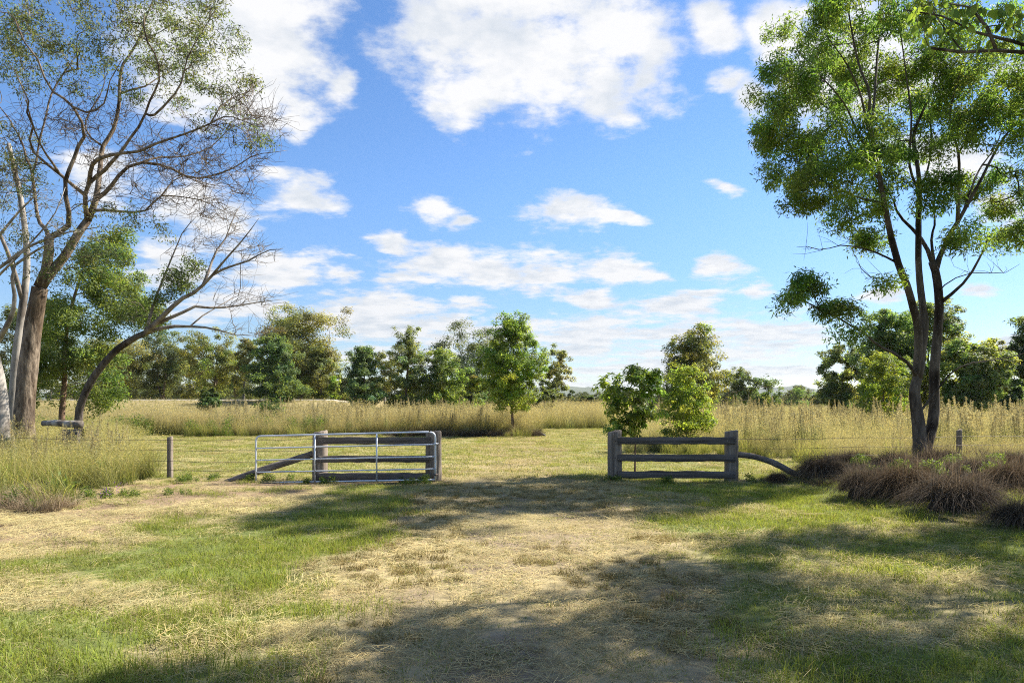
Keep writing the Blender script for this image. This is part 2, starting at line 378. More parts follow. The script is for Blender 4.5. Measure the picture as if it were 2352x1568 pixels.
# ------------------------------------------------------------------ ground
def build_ground():
    t = np.linspace(-1, 1, 361); xs = np.sign(t) * (np.abs(t) * 24 + 5000 * np.abs(t) ** 9)
    ys = np.concatenate([np.linspace(-40, 1.5, 20), np.linspace(1.7, 20, 170), 20 + np.geomspace(0.2, 6000, 150)])
    X, Y = np.meshgrid(xs, ys); Z = height(X, Y)
    V = np.stack([X, Y, Z], -1).reshape(-1, 3); ny, nx = X.shape
    i = np.arange(ny - 1)[:, None] * nx; j = np.arange(nx - 1)[None]
    f = np.stack([i + j, i + j + 1, i + nx + j + 1, i + nx + j], -1).reshape(-1, 4)
    x, y = X.ravel(), Y.ravel()
    tr = m_track(x, y) * (1 - ss(30, 50, y)); di = m_dirt(x, y); ta = any_tall(x, y).astype(float)
    wind = ss(0.54, 0.64, fbm(x * 0.35 + y * 0.25, y * 0.9 - x * 0.25, 77, 3))
    straw = np.array([0.34, 0.275, 0.15]); green = np.array([0.14, 0.165, 0.048]); dirt = np.array([0.225, 0.155, 0.10])
    field = np.array([0.26, 0.205, 0.10]); mown = np.array([0.22, 0.225, 0.09]); soil = np.array([0.16, 0.12, 0.085])
    c = np.repeat(green[None], len(x), 0)
    def mixc(c, k, m): return c * (1 - m[:, None]) + k * m[:, None]
    c = mixc(c, straw, wind * 0.7)
    c = mixc(c, mown, ss(14.5, 16.5, y))
    c = mixc(c, straw * 0.9, tr)
    c = mixc(c, soil * 1.5, tr * ss(0.5, 0.65, fbm(x * 1.1, y * 0.8, 88, 3)) * (1 - ss(12, 16, y)) * 0.75)
    c = mixc(c, dirt * .95, di * 0.95)
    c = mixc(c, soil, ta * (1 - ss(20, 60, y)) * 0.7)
    c = mixc(c, field, ss(36, 70, y) * 0.9)
    c = mixc(c, dirt * 0.85, 0.8 * ss(0.9, 0.2, np.abs(y - 15.2)) * ss(0.3, 0.8, np.abs(x - 0.2) / 2.4) * ss(9, 6.5, np.abs(x)) * ss(0.35, 0.6, fbm(x * 2, y * 2, 99, 2)))
    acc = Acc(); acc.add(V, f, c)
    m, nt, N, L = mat_new('ground')
    at = N('ShaderNodeAttribute'); at.attribute_name = 'Col'; tc = N('ShaderNodeTexCoord')
    n1 = N('ShaderNodeTexNoise'); n1.inputs['Scale'].default_value = 9; n1.inputs['Detail'].default_value = 9; n1.inputs['Roughness'].default_value = 0.7; L(tc.outputs['Object'], n1.inputs['Vector'])
    n2 = N('ShaderNodeTexNoise'); n2.inputs['Scale'].default_value = 1.2; n2.inputs['Detail'].default_value = 6; L(tc.outputs['Object'], n2.inputs['Vector'])
    s = N('ShaderNodeMath'); s.operation = 'ADD'; L(n1.outputs[0], s.inputs[0]); L(n2.outputs[0], s.inputs[1])
    mr = N('ShaderNodeMapRange'); L(s.outputs[0], mr.inputs[0]); mr.inputs[1].default_value = 0.65; mr.inputs[2].default_value = 1.35; mr.inputs[3].default_value = 0.55; mr.inputs[4].default_value = 1.4
    v = N('ShaderNodeVectorMath'); v.operation = 'SCALE'; L(at.outputs['Color'], v.inputs[0]); L(mr.outputs[0], v.inputs['Scale'])
    pb = N('ShaderNodeBsdfPrincipled'); pb.inputs['Roughness'].default_value = 0.95; pb.inputs['Specular IOR Level'].default_value = 0.1; L(v.outputs[0], pb.inputs['Base Color'])
    bp = N('ShaderNodeBump'); bp.inputs['Distance'].default_value = 0.03; bp.inputs['Strength'].default_value = 0.8; L(n1.outputs[0], bp.inputs['Height']); L(bp.outputs[0], pb.inputs['Normal'])
    out = N('ShaderNodeOutputMaterial'); L(pb.outputs[0], out.inputs[0])
    link('ground', acc.mesh('ground', m, True), kind='structure')

    # the pale gravel road along the top of the bank on the left
    a = Acc(); xx = np.linspace(-130, -17.5, 60); yc = 74 + 1.0 * np.sin(xx * 0.05)
    rows = [np.stack([xx, yc + o, height(xx, yc + o) + 0.05 * (1 - abs(o) / 3.2) + 0.02], -1) for o in (-2.2, -1, 0, 1, 2.2)]
    V = np.stack(rows, 1).reshape(-1, 3); i = np.arange(59)[:, None] * 5; j = np.arange(4)[None]
    a.add(V, np.stack([i + j, i + j + 1, i + 5 + j + 1, i + 5 + j], -1).reshape(-1, 4))
    link('gravel_road', a.mesh('gravel_road', M_ROAD, True), kind='structure')

    # hills on the horizon
    a = Acc()
    def ridge(pts, Y, depth, amp, seed):
        u = np.linspace(pts[0][0], pts[-1][0], 400); v = np.interp(u, [p[0] for p in pts], [p[1] for p in pts])
        x = (u - CU) / F * Y; z = H + (CV - v) / F * Y + amp * (fbm(u * 0.05, u * 0, seed, 4) - 0.5) + amp * 0.7 * ss(0.6, 0.8, vnoise(u * 0.35, u * 0 + 3, seed))
        prof = [(-depth, 0), (-depth * .6, .45), (-depth * .25, .85), (0, 1), (depth * .5, .6), (depth, -.05)]
        V = np.stack([np.stack([x, Y + dy * 0.9 + 0 * x, np.maximum(z, 0) * s + (0 if 0 < s < 1 else -2) + (amp * (fbm(u * 0.09, u * 0 + k, seed + k, 3) - .5) * 2 if 0 < s < 1 else 0)], -1) for k, (dy, s) in enumerate(prof)], 1).reshape(-1, 3)
        i = np.arange(399)[:, None] * 6; j = np.arange(5)[None]
        a.add(V, np.stack([i + j, i + 6 + j, i + 6 + j + 1, i + j + 1], -1).reshape(-1, 4))
    ridge([(-1500, 905), (-400, 900), (300, 905), (900, 903), (1150, 900), (1235, 886), (1290, 883), (1330, 886), (1390, 893), (1450, 898), (1560, 903), (1800, 915), (2100, 925)], 1700, 300, 5, 3)
    ridge([(1000, 925), (1480, 905), (1590, 893), (1640, 887), (1700, 893), (1780, 889), (1825, 884), (1870, 893), (1960, 900), (2100, 908), (2300, 903), (2800, 900), (4000, 905)], 2600, 420, 6, 13)
    link('hills', a.mesh('hills', M_HILL, True), kind='structure')


build_ground()

# ------------------------------------------------------------------ grass: clump meshes and scattering
def blades(acc, n, r, base_r, h0, h1, w, lean, c0, c1, cvar=0.2, segs=2, comb=None, flat=False, sag=0.35, base=None):
    """n blades from a disc of radius base_r; colours go from c0 at the root to c1 at the tip"""
    a = r.uniform(0, 2 * np.pi, n); rr = base_r * np.sqrt(r.uniform(0, 1, n))
    p0 = np.stack([rr * np.cos(a), rr * np.sin(a), np.zeros(n)], -1) if base is None else base
    h = r.uniform(h0, h1, n); la = r.uniform(0, 2 * np.pi, n); ln = np.abs(r.normal(lean, lean * 0.5, n))
    d = np.stack([np.cos(la), np.sin(la), 0 * la], -1)
    if comb is not None: d = d + np.asarray(comb); d /= np.linalg.norm(d, axis=1)[:, None] + 1e-6
    yaw = r.uniform(0, 2 * np.pi, n); side = np.stack([np.cos(yaw), np.sin(yaw), 0 * yaw], -1)
    ts = np.linspace(0, 1, segs + 1); V = []; Cc = []
    g = (1 + r.normal(0, cvar, n))[:, None].clip(0.4, 1.8); hue = r.normal(0, 0.05, (n, 1))
    c0 = np.asarray(c0); c1 = np.asarray(c1)
    for t in ts:
        if flat:
            ctr = p0 + d * (h * t)[:, None]; ctr[:, 2] += (0.004 + r.uniform(0, 0.03, n)) + np.sin(t * np.pi) * ln * h * 0.35
        else:
            ctr = p0 + d * (h * ln * t ** 1.6)[:, None]; ctr[:, 2] += h * (t - sag * np.minimum(ln, 1.3) * t ** 2.2)
        ww = w * (1 - 0.8 * t ** 1.5)
        sd = side if not flat else np.stack([-d[:, 1], d[:, 0], 0.3 * d[:, 0]], -1)
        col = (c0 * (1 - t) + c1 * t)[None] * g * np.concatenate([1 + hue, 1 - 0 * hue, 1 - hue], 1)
        V += [ctr - sd * ww * 0.5, ctr + sd * ww * 0.5]; Cc += [col, col]
    V = np.stack(V, 1); k = 2 * (segs + 1); b = np.arange(n)[:, None] * k
    f = np.concatenate([np.stack([b[:, 0] + 2 * s, b[:, 0] + 2 * s + 1, b[:, 0] + 2 * s + 3, b[:, 0] + 2 * s + 2], -1) for s in range(segs)])
    acc.add(V.reshape(-1, 3), f, np.stack(Cc, 1).reshape(-1, 3))


def leaves(acc, pos, r, length, width, col, cvar=0.18, droop=0.6, d=None, nrm=None):
    """one diamond shaped, folded leaf per position"""
    n = len(pos); pos = np.asarray(pos, float)
    if d is None:
        d = r.normal(0, 1, (n, 3)); d[:, 2] = d[:, 2] * 0.8 - droop
        if nrm is not None:
            nn0 = nrm + r.normal(0, .55, (n, 3)); nn0 /= np.linalg.norm(nn0, axis=1)[:, None] + 1e-6
            d = d - (d * nn0).sum(1)[:, None] * nn0 * .85
    d = d / (np.linalg.norm(d, axis=1)[:, None] + 1e-6)
    s = np.cross(d, r.normal(0, 1, (n, 3)) if nrm is None else nn0); s /= np.linalg.norm(s, axis=1)[:, None] + 1e-6
    nn = np.cross(s, d)
    ln = (length * r.uniform(0.6, 1.25, n))[:, None]; wd = (width * r.uniform(0.7, 1.25, n))[:, None]
    m = pos + d * ln * 0.42
    V = np.stack([pos, m - s * wd * 0.5 + nn * wd * 0.16, pos + d * ln, m + s * wd * 0.5 + nn * wd * 0.16], 1)
    col = np.asarray(col, float); col = np.repeat(col[None], n, 0) if col.ndim == 1 else col
    g = (1 + r.normal(0, cvar, n))[:, None].clip(0.45, 1.9); hue = r.normal(0, 0.08, (n, 1))
    c = col * g * np.concatenate([1 + hue, 1 + 0.2 * hue, 1 - hue], 1)
    acc.add(V.reshape(-1, 3), np.arange(4 * n).reshape(n, 4), np.repeat(c, 4, 0))


def scatter(name, meshes, pts, rotz, scale, pick, tilt=0.0, seed=0):
    """ONE stuff object: clump meshes instanced on points by geometry nodes"""
    r = np.random.default_rng(seed); n = len(pts)
    col = bpy.data.collections.new(name + '_sources')
    for i, me in enumerate(meshes):
        o = bpy.data.objects.new('clump_%02d' % i if False else me.name, me); col.objects.link(o)
    order = np.argsort([o.name for o in col.objects]); inv = np.empty(len(order), int); inv[order] = np.arange(len(order))
    me = bpy.data.meshes.new(name); me.vertices.add(n); me.vertices.foreach_set('co', np.asarray(pts, np.float32).ravel())
    a = me.attributes.new('rot', 'FLOAT_VECTOR', 'POINT')
    rot = np.stack([r.normal(0, tilt, n), r.normal(0, tilt, n), rotz], -1).astype(np.float32); a.data.foreach_set('vector', rot.ravel())
    a = me.attributes.new('scl', 'FLOAT_VECTOR', 'POINT'); sc = np.asarray(scale, np.float32)
    if sc.ndim == 1: sc = np.repeat(sc[:, None], 3, 1)
    a.data.foreach_set('vector', sc.ravel())
    a = me.attributes.new('pick', 'INT', 'POINT'); a.data.foreach_set('value', inv[np.asarray(pick)].astype(np.int32))
    o = link(name, me, kind='stuff')
    ng = bpy.data.node_groups.new(name, 'GeometryNodeTree'); N = ng.nodes.new; L = ng.links.new
    ng.interface.new_socket('Geometry', in_out='INPUT', socket_type='NodeSocketGeometry')
    ng.interface.new_socket('Geometry', in_out='OUTPUT', socket_type='NodeSocketGeometry')
    gi = N('NodeGroupInput'); go = N('NodeGroupOutput')
    ci = N('GeometryNodeCollectionInfo'); ci.inputs['Collection'].default_value = col
    ci.inputs['Separate Children'].default_value = True; ci.inputs['Reset Children'].default_value = True
    ip = N('GeometryNodeInstanceOnPoints'); ip.inputs['Pick Instance'].default_value = True

    def named(nm, t):
        k = N('GeometryNodeInputNamedAttribute'); k.data_type = t; k.inputs['Name'].default_value = nm; return k.outputs[0]
    e = N('FunctionNodeEulerToRotation'); L(named('rot', 'FLOAT_VECTOR'), e.inputs[0])
    L(gi.outputs[0], ip.inputs['Points']); L(ci.outputs[0], ip.inputs['Instance']); L(named('pick', 'INT'), ip.inputs['Instance Index'])
    L(e.outputs[0], ip.inputs['Rotation']); L(named('scl', 'FLOAT_VECTOR'), ip.inputs['Scale']); L(ip.outputs[0], go.inputs[0])
    md = o.modifiers.new('scatter', 'NODES'); md.node_group = ng
    return o


def jitter_grid(x0, x1, y0, y1, step, r):
    nx = max(1, int((x1 - x0) / step)); ny = max(1, int((y1 - y0) / step))
    X, Y = np.meshgrid(np.arange(nx), np.arange(ny))
    X = x0 + (X + r.uniform(0, 1, X.shape)) * step; Y = y0 + (Y + r.uniform(0, 1, Y.shape)) * step
    return X.ravel(), Y.ravel()


def in_view(x, y, k=0.86, m=1.6): return np.abs(x) < k * y + m


def put(name, meshes, x, y, smin, smax, seed, tilt=0.05, dz=0.0, squash=None, comb=None, grow=None):
    r = np.random.default_rng(seed); n = len(x)
    rz = r.uniform(0, 2 * np.pi, n) if comb is None else r.normal(comb, 0.5, n)
    sc = r.uniform(smin, smax, n)
    if grow is not None: sc = sc * grow
    s3 = np.repeat(sc[:, None], 3, 1)
    if squash is not None: s3[:, 2] *= squash
    return scatter(name, meshes, np.stack([x, y, height(x, y) + dz], -1), rz, s3, r.integers(0, len(meshes), n), tilt, seed)


def clump_set(name, k, fn, mat):
    out = []
    for i in range(k):
        a = Acc(); fn(a, np.random.default_rng(1000 + 31 * i + len(name) * 7)); out.append(a.mesh('%s_%d' % (name, i), mat))
    return out


STRAW0, STRAW1 = (0.36, 0.295, 0.14), (0.52, 0.435, 0.225)
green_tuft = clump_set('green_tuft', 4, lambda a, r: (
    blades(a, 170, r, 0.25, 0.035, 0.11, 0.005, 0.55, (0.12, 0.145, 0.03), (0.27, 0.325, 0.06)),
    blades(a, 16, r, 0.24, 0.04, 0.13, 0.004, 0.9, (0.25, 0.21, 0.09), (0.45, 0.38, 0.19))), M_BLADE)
short_tuft = clump_set('short_tuft', 4, lambda a, r: (
    blades(a, 90, r, 0.26, 0.02, 0.065, 0.006, 0.8, (0.14, 0.16, 0.045), (0.265, 0.285, 0.085)),
    blades(a, 22, r, 0.26, 0.05, 0.18, 0.004, 0.05, (0.42, 0.35, 0.18), (0.52, 0.44, 0.25), flat=True)), M_BLADE)
straw_litter = clump_set('straw_litter', 4, lambda a, r: (
    blades(a, 150, r, 0.30, 0.05, 0.22, 0.0042, 0.06, STRAW0, STRAW1, 0.22, flat=True, comb=(0.8, 0, 0)),
    blades(a, 5, r, 0.25, 0.04, 0.10, 0.0035, 0.8, STRAW0, (0.66, 0.57, 0.34))), M_DRY)
stubble = clump_set('stubble', 4, lambda a, r: (
    blades(a, 110, r, 0.085, 0.025, 0.08, 0.004, 0.8, (0.15, 0.12, 0.045), (0.36, 0.29, 0.115)),), M_DRY)
windrow = clump_set('windrow', 4, lambda a, r: (
    blades(a, 190, r, 0.30, 0.06, 0.24, 0.0038, 0.14, (0.33, 0.28, 0.125), (0.52, 0.44, 0.22), 0.25, flat=True, comb=(1.0, 0, 0)),
    blades(a, 14, r, 0.24, 0.04, 0.10, 0.0035, 0.8, (0.30, 0.26, 0.12), (0.5, 0.45, 0.25))), M_DRY)


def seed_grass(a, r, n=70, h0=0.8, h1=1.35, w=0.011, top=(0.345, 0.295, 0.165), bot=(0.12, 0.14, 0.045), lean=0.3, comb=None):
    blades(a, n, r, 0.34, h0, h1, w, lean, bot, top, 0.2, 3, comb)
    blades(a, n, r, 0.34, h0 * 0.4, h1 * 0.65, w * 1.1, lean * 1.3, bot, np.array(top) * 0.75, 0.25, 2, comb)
    # loose seed heads near the tips
    k = int(n * 2.6); p = np.stack([r.normal(0, 0.34, k), r.normal(0, 0.34, k), r.uniform(h0 * 0.75, h1 * 1.05, k)], -1)
    leaves(a, p, r, 0.075, w * 1.15, np.array(top) * 1.08, 0.22, -0.6)


gold_grass = clump_set('gold_grass', 5, lambda a, r: seed_grass(a, r), M_BLADE)
pale_grass = clump_set('pale_grass', 4, lambda a, r: seed_grass(a, r, 80, 0.55, 1.0, 0.006, (0.36, 0.325, 0.15), (0.14, 0.165, 0.05), 0.5), M_BLADE)
lush_grass = clump_set('lush_grass', 3, lambda a, r: (blades(a, 150, r, 0.34, 0.4, 0.95, 0.009, 0.5, (0.08, 0.105, 0.028), (0.26, 0.27, 0.085), 0.25, 3), blades(a, 30, r, 0.34, 0.5, 1.05, 0.006, 0.5, (0.2, 0.18, 0.07), (0.48, 0.40, 0.2), 0.2, 3)), M_BLADE)
right_grass = clump_set('right_grass', 4, lambda a, r: seed_grass(a, r, 75, 0.8, 1.3, 0.008, (0.325, 0.29, 0.165), (0.13, 0.16, 0.05), 0.5), M_BLADE)


def weed_spire(a, r):
    for q in range(3):
        bx, by = r.normal(0, 0.16, 2); h = r.uniform(1.35, 2.0)
        tube(a, [(bx, by, 0), (bx + r.normal(0, .03), by + r.normal(0, .03), h * 0.5), (bx + r.normal(0, .06), by + r.normal(0, .06), h)], [0.007, 0.006, 0.002], 3, (0.17, 0.15, 0.08), cap=False)
        n = 400; t = r.uniform(0.25, 1.0, n) ** 0.8; rad = 0.17 * np.sin(np.clip(t * 1.05, 0, 1) * np.pi) ** 0.7 * (1.1 - t * 0.7)
        an = r.uniform(0, 6.28, n); p = np.stack([bx + rad * np.cos(an) * r.uniform(0.2, 1, n), by + rad * np.sin(an) * r.uniform(0.2, 1, n), h * t], -1)
        top = np.array([0.30, 0.265, 0.175]); bot = np.array([0.14, 0.16, 0.07])
        w = ss(0.4, 0.75, t)[:, None]
        leaves(a, p, r, 0.055, 0.014, bot * (1 - w) + top * w, 0.2, -0.4)


def leafy_weed(a, r, col=(0.075, 0.12, 0.03), h=1.0, n=300, spread=0.4):
    t = r.uniform(0.05, 1, n); rad = spread * (1 - 0.45 * t) * np.sqrt(r.uniform(0, 1, n)); an = r.uniform(0, 6.28, n)
    p = np.stack([rad * np.cos(an), rad * np.sin(an), h * t * r.uniform(0.75, 1.05, n)], -1)
    leaves(a, p, r, 0.12, 0.035, col, 0.25, 0.0)
    blades(a, 40, r, spread * 0.8, h * 0.5, h * 1.1, 0.009, 0.25, np.array(col) * 0.9, np.array(col) * 1.6)


spires = clump_set('weed_spire', 4, weed_spire, M_BLADE)
green_weed = clump_set('green_weed', 3, leafy_weed, M_LEAF)
low_weed = clump_set('low_weed', 3, lambda a, r: leafy_weed(a, r, (0.085, 0.125, 0.035), 0.4, 160, 0.28), M_LEAF)
brush = clump_set('dry_brush', 3, lambda a, r: (blades(a, 420, r, 0.22, 0.15, 0.42, 0.0045, 0.8, (0.17, 0.125, 0.08), (0.41, 0.32, 0.21), 0.25),), M_DRY)
dark_thatch = clump_set('dark_thatch', 3, lambda a, r: (blades(a, 140, r, 0.3, 0.2, 0.6, 0.011, 0.8, (0.07, 0.055, 0.04), (0.17, 0.135, 0.085), 0.25),), M_DRY)  # dark dead grass; along the field edge its colour stands for shadow


def scatter_all():
    r = np.random.default_rng(5)
    # foreground turf -----------------------------------------------------
    x, y = jitter_grid(-19, 20, 2.4, 17, 0.27, r)
    k = in_view(x, y) & ~any_tall(x, y); x, y = x[k], y[k]
    tr, di = m_track(x, y), m_dirt(x, y)
    wind = ss(0.54, 0.63, fbm(x * 0.35 + y * 0.25, y * 0.9 - x * 0.25, 77, 3))
    lush = np.clip(ss(0.30, 0.62, fbm(x * 0.5, y * 0.5, 123, 3)) + .35 * ss(1.5, 4, x), 0, 1)
    g = (1 - tr) * (1 - 0.85 * di) * (1 - 0.45 * wind) * (0.45 + 0.55 * lush) * np.where(y > 13.6, 0.35, 1.0)
    q = r.uniform(0, 1, len(x)) < g * 1.35
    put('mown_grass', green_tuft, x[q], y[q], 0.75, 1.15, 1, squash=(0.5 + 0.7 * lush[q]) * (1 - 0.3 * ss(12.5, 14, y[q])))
    q = r.uniform(0, 1, len(x)) < 0.65 * (1 - .6 * di)
    put('short_stubble_grass', short_tuft, x[q], y[q], 0.8, 1.25, 2, squash=(1 - 0.5 * tr[q]))
    q = r.uniform(0, 1, len(x)) < (0.06 + 0.46 * tr + 0.32 * di) * np.where(y > 14, 0.7, 1)
    put('loose_straw', straw_litter, x[q], y[q], 0.7, 1.15, 3, comb=0.25, tilt=0.06)
    q = r.uniform(0, 1, len(x)) < (wind * (1 - tr) * 0.9) * (1 - 0.5 * di)
    q &= r.uniform(0, 1, len(x)) < np.where(x > 1.5, .5, .66)
    put('straw_windrows', windrow, x[q], y[q], 0.8, 1.2, 4, comb=np.where(x[q] > 0, -0.35, 0.45), tilt=0.08, squash=1.2)
    x, y = jitter_grid(-5, 5, 2.5, 14.5, 0.24, r)
    k = (r.uniform(0, 1, len(x)) < m_track(x, y) * .9 * ss(0.36, 0.52, fbm(x * 0.7, y * 0.5, 321, 2)))
    put('dry_stubble_tufts', stubble, x[k], y[k], 0.6, 1.5, 6)
    # mown ground behind the fence ----------------------------------------
    x, y = jitter_grid(-24, 16, 15.6, 46, 0.42, r)
    k = ~any_tall(x, y) & in_view(x, y); x, y = x[k], y[k]
    put('paddock_turf', short_tuft + straw_litter[:1], x, y, 1.3, 2.0, 7, squash=0.9)
    q = r.uniform(0, 1, len(x)) < 0.35 * ss(0.45, 0.6, fbm(x * 0.3, y * 0.3, 55, 3))
    put('paddock_green_tufts', green_tuft, x[q], y[q], 1.0, 1.5, 8, squash=0.55)
    # tall grass ------------------------------------------------------------
    xs, ys, gs = [], [], []
    for (y0, y1, st, gr) in ((34, 42, 0.34, 1.0), (42, 56, 0.62, 1.12), (56, 120, 1.15, 1.3)):
        x, y = jitter_grid(-1.05 * y1, 1.05 * y1, y0, y1, st, r)
        k = tall_left(x, y) & in_view(x, y, 0.9, 3) & ~((x < -12) & (y > 58)) & ~tall_right(x, y)
        xs.append(x[k]); ys.append(y[k]); gs.append(np.full(k.sum(), gr))
    x, y, g = map(np.concatenate, (xs, ys, gs))
    g = g * (0.52 + 0.85 * fbm(x * 0.22, y * 0.22, 202, 3)) * (.55 + .45 * ss(-1.6, 2.0, y - 36 + edge_noise(x, y, .8, 1.3, 45)))
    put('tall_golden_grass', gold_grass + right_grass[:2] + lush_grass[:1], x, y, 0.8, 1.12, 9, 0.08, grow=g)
    xs, ys, gs = [], [], []
    for (y0, y1, st, gr) in ((16, 26, 0.36, 1.0), (26, 40, 0.5, 1.05), (40, 120, 1.2, 1.25)):
        x, y = jitter_grid(3, 1.05 * y1, y0, y1, st, r)
        k = tall_right(x, y) & in_view(x, y, 0.9, 3)
        xs.append(x[k]); ys.append(y[k]); gs.append(np.full(k.sum(), gr))
    x, y, g = map(np.concatenate, (xs, ys, gs))
    g = g * (0.7 + 0.5 * fbm(x * 0.2, y * 0.2, 203, 3)) * (0.5 + 0.32 * ss(19, 26, y))
    fr = np.where(x < 8, 24.0, np.where(x < 9.5, 21.0, 17.0)); g = g * (.55 + .45 * ss(-1.0, 2.6, y - fr + edge_noise(x, y, .9, 1.2, 44)))
    put('tall_feathery_grass', right_grass + gold_grass[:1] + lush_grass[:1], x, y, 0.8, 1.15, 10, 0.12, grow=g)
    x, y = jitter_grid(-26, -6, 12.8, 36, 0.30, r)
    k = tall_near(x, y) & in_view(x, y, 0.9, 2) ; x, y = x[k], y[k]
    put('rough_roadside_grass', pale_grass + lush_grass, x, y, 0.75, 1.15, 11, 0.15, grow=0.6 + 0.6 * fbm(x * 0.4, y * 0.4, 204, 3))
    # bank of the road: short yellow grass
    x, y = jitter_grid(-75, -10, 56, 74, 0.6, r)
    k = in_view(x, y, 0.9, 3) & (x < -11 - 0.0 * y) & (y < 71.5); x, y = x[k], y[k]
    put('bank_grass', pale_grass, x, y, 0.45, 0.75, 12, 0.1, grow=1 - .62 * ss(61, 68, y))
    x, y = jitter_grid(5.2, 12, 16.8, 24.6, .42, r); fr = np.where(x < 8, 23.4, np.where(x < 9.5, 20.6, 16.9))
    k = (np.abs(y - fr) < 1.0) & (r.uniform(0, 1, len(x)) < .8); x, y = x[k], y[k]
    x4, y4 = jitter_grid(-20, 1.5, 34.2, 36.8, .6, r); k = r.uniform(0, 1, len(x4)) < .45 * ss(.4, .6, fbm(x4 * .5, y4 * .5, 64, 2))
    put('green_edge_grass', lush_grass + green_tuft[:1], np.concatenate([x, x4[k]]), np.concatenate([y, y4[k]]), .45, 1.0, 20, .2)
    # weeds -----------------------------------------------------------------
    x, y = jitter_grid(8, 40, 21, 44, 0.85, r)
    k = tall_right(x, y) & in_view(x, y) & (r.uniform(0, 1, len(x)) < 0.95 * ss(0.38, 0.55, fbm(x * 0.25, y * 0.25, 61, 3)))
    x2, y2 = jitter_grid(-17, 1, 35.6, 48, 0.85, r); k2 = r.uniform(0, 1, len(x2)) < 0.75 * ss(0.42, 0.6, fbm(x2 * 0.25, y2 * 0.25, 62, 3))
    x3, y3 = jitter_grid(-13.5, -8.6, 13.8, 18.5, 0.75, r); k3 = tall_near(x3, y3) & (r.uniform(0, 1, len(x3)) < .5); x2 = np.concatenate([x2[k2], x3[k3]]); y2 = np.concatenate([y2[k2], y3[k3]]); k2 = np.ones(len(x2), bool)
    x = np.concatenate([x[k], x2[k2]]); y = np.concatenate([y[k], y2[k2]])
    put('weed_spires', spires, x, y, 0.72, 1.12, 13, 0.08, grow=np.where(y < 19, .72, 1.0))
    x, y = jitter_grid(-25, -10.3, 34.9, 38.5, 0.42, r); k = r.uniform(0, 1, len(x)) < 0.85 * ss(.36, .56, fbm(x * .45, y * .45, 63, 3))
    x2, y2 = jitter_grid(-12, -8.3, 12.6, 17.5, 0.5, r); k2 = (r.uniform(0, 1, len(x2)) < 0.6) & tall_near(x2, y2)
    x = np.concatenate([x[k], x2[k2]]); y = np.concatenate([y[k], y2[k2]])
    put('leafy_green_weeds', green_weed + lush_grass[:2], x, y, 0.55, 1.15, 14, 0.08, grow=np.where(y < 20, 0.55, 1.0))
    # low weeds at post feet and along the edges
    px = [(-4.35, 14.8), (-4.1, 14.9), (-5.9, 15.1), (-2.2, 14.7), (-1.9, 14.9), (2.25, 14.9), (3.4, 14.8), (-6.6, 15.3), (-7.2, 15.0), (-6.9, 14.7), (-5.3, 15.2), (5.3, 15.1),
          (7.1, 13.3), (8.6, 12.6), (9.7, 13.8), (10.4, 11.8), (7.9, 14.9), (9.2, 15.4), (11.2, 13.0), (-7.6, 12.2), (-8.1, 12.7), (-8.4, 11.9), (-8.9, 12.4), (-7.1, 12.4), (-6.3, 12.9)]
    p = np.repeat(np.array(px), 3, 0) + r.normal(0, 0.13, (len(px) * 3, 2))
    put('low_weeds', low_weed, p[:, 0], p[:, 1], 0.22, 0.5, 15, 0.1)
    # dead brown brush at the left edge, dark-coloured grass painting in the sapling's shadow along the field edge
    x, y = jitter_grid(-10.3, -7.0, 10.6, 12.9, 0.24, r); k = (x < -6.5 - (y - 10) * 0.68) & (r.uniform(0, 1, len(x)) < 0.62)
    put('dead_brush', brush + lush_grass[:1] + low_weed[:1], x[k], y[k], 0.45, 1.15, 16, 0.25)
    x, y = jitter_grid(-6.5, 1.6, 34.9, 36.4, 0.45, r); k = r.uniform(0, 1, len(x)) < 0.8 * ss(.38, .6, fbm(x * .6, y * .6, 71, 2)); x, y = x[k], y[k]
    put('shade_dark_grass', dark_thatch, x, y, 0.9, 1.4, 17, 0.1)
    # a few purple flowers in the rough on the left
    a = Acc(); rr = np.random.default_rng(3)
    p = np.concatenate([np.array([*G(uu, vv), 0.12]) + rr.normal(0, 0.06, (24, 3)) for uu, vv in ((248, 1142), (268, 1133), (240, 1150))])
    leaves(a, p, rr, 0.03, 0.022, (0.22, 0.08, 0.42), 0.2, -0.5)
    link('purple_flowers', a.mesh('purple_flowers', M_LEAF), kind='stuff')


scatter_all()

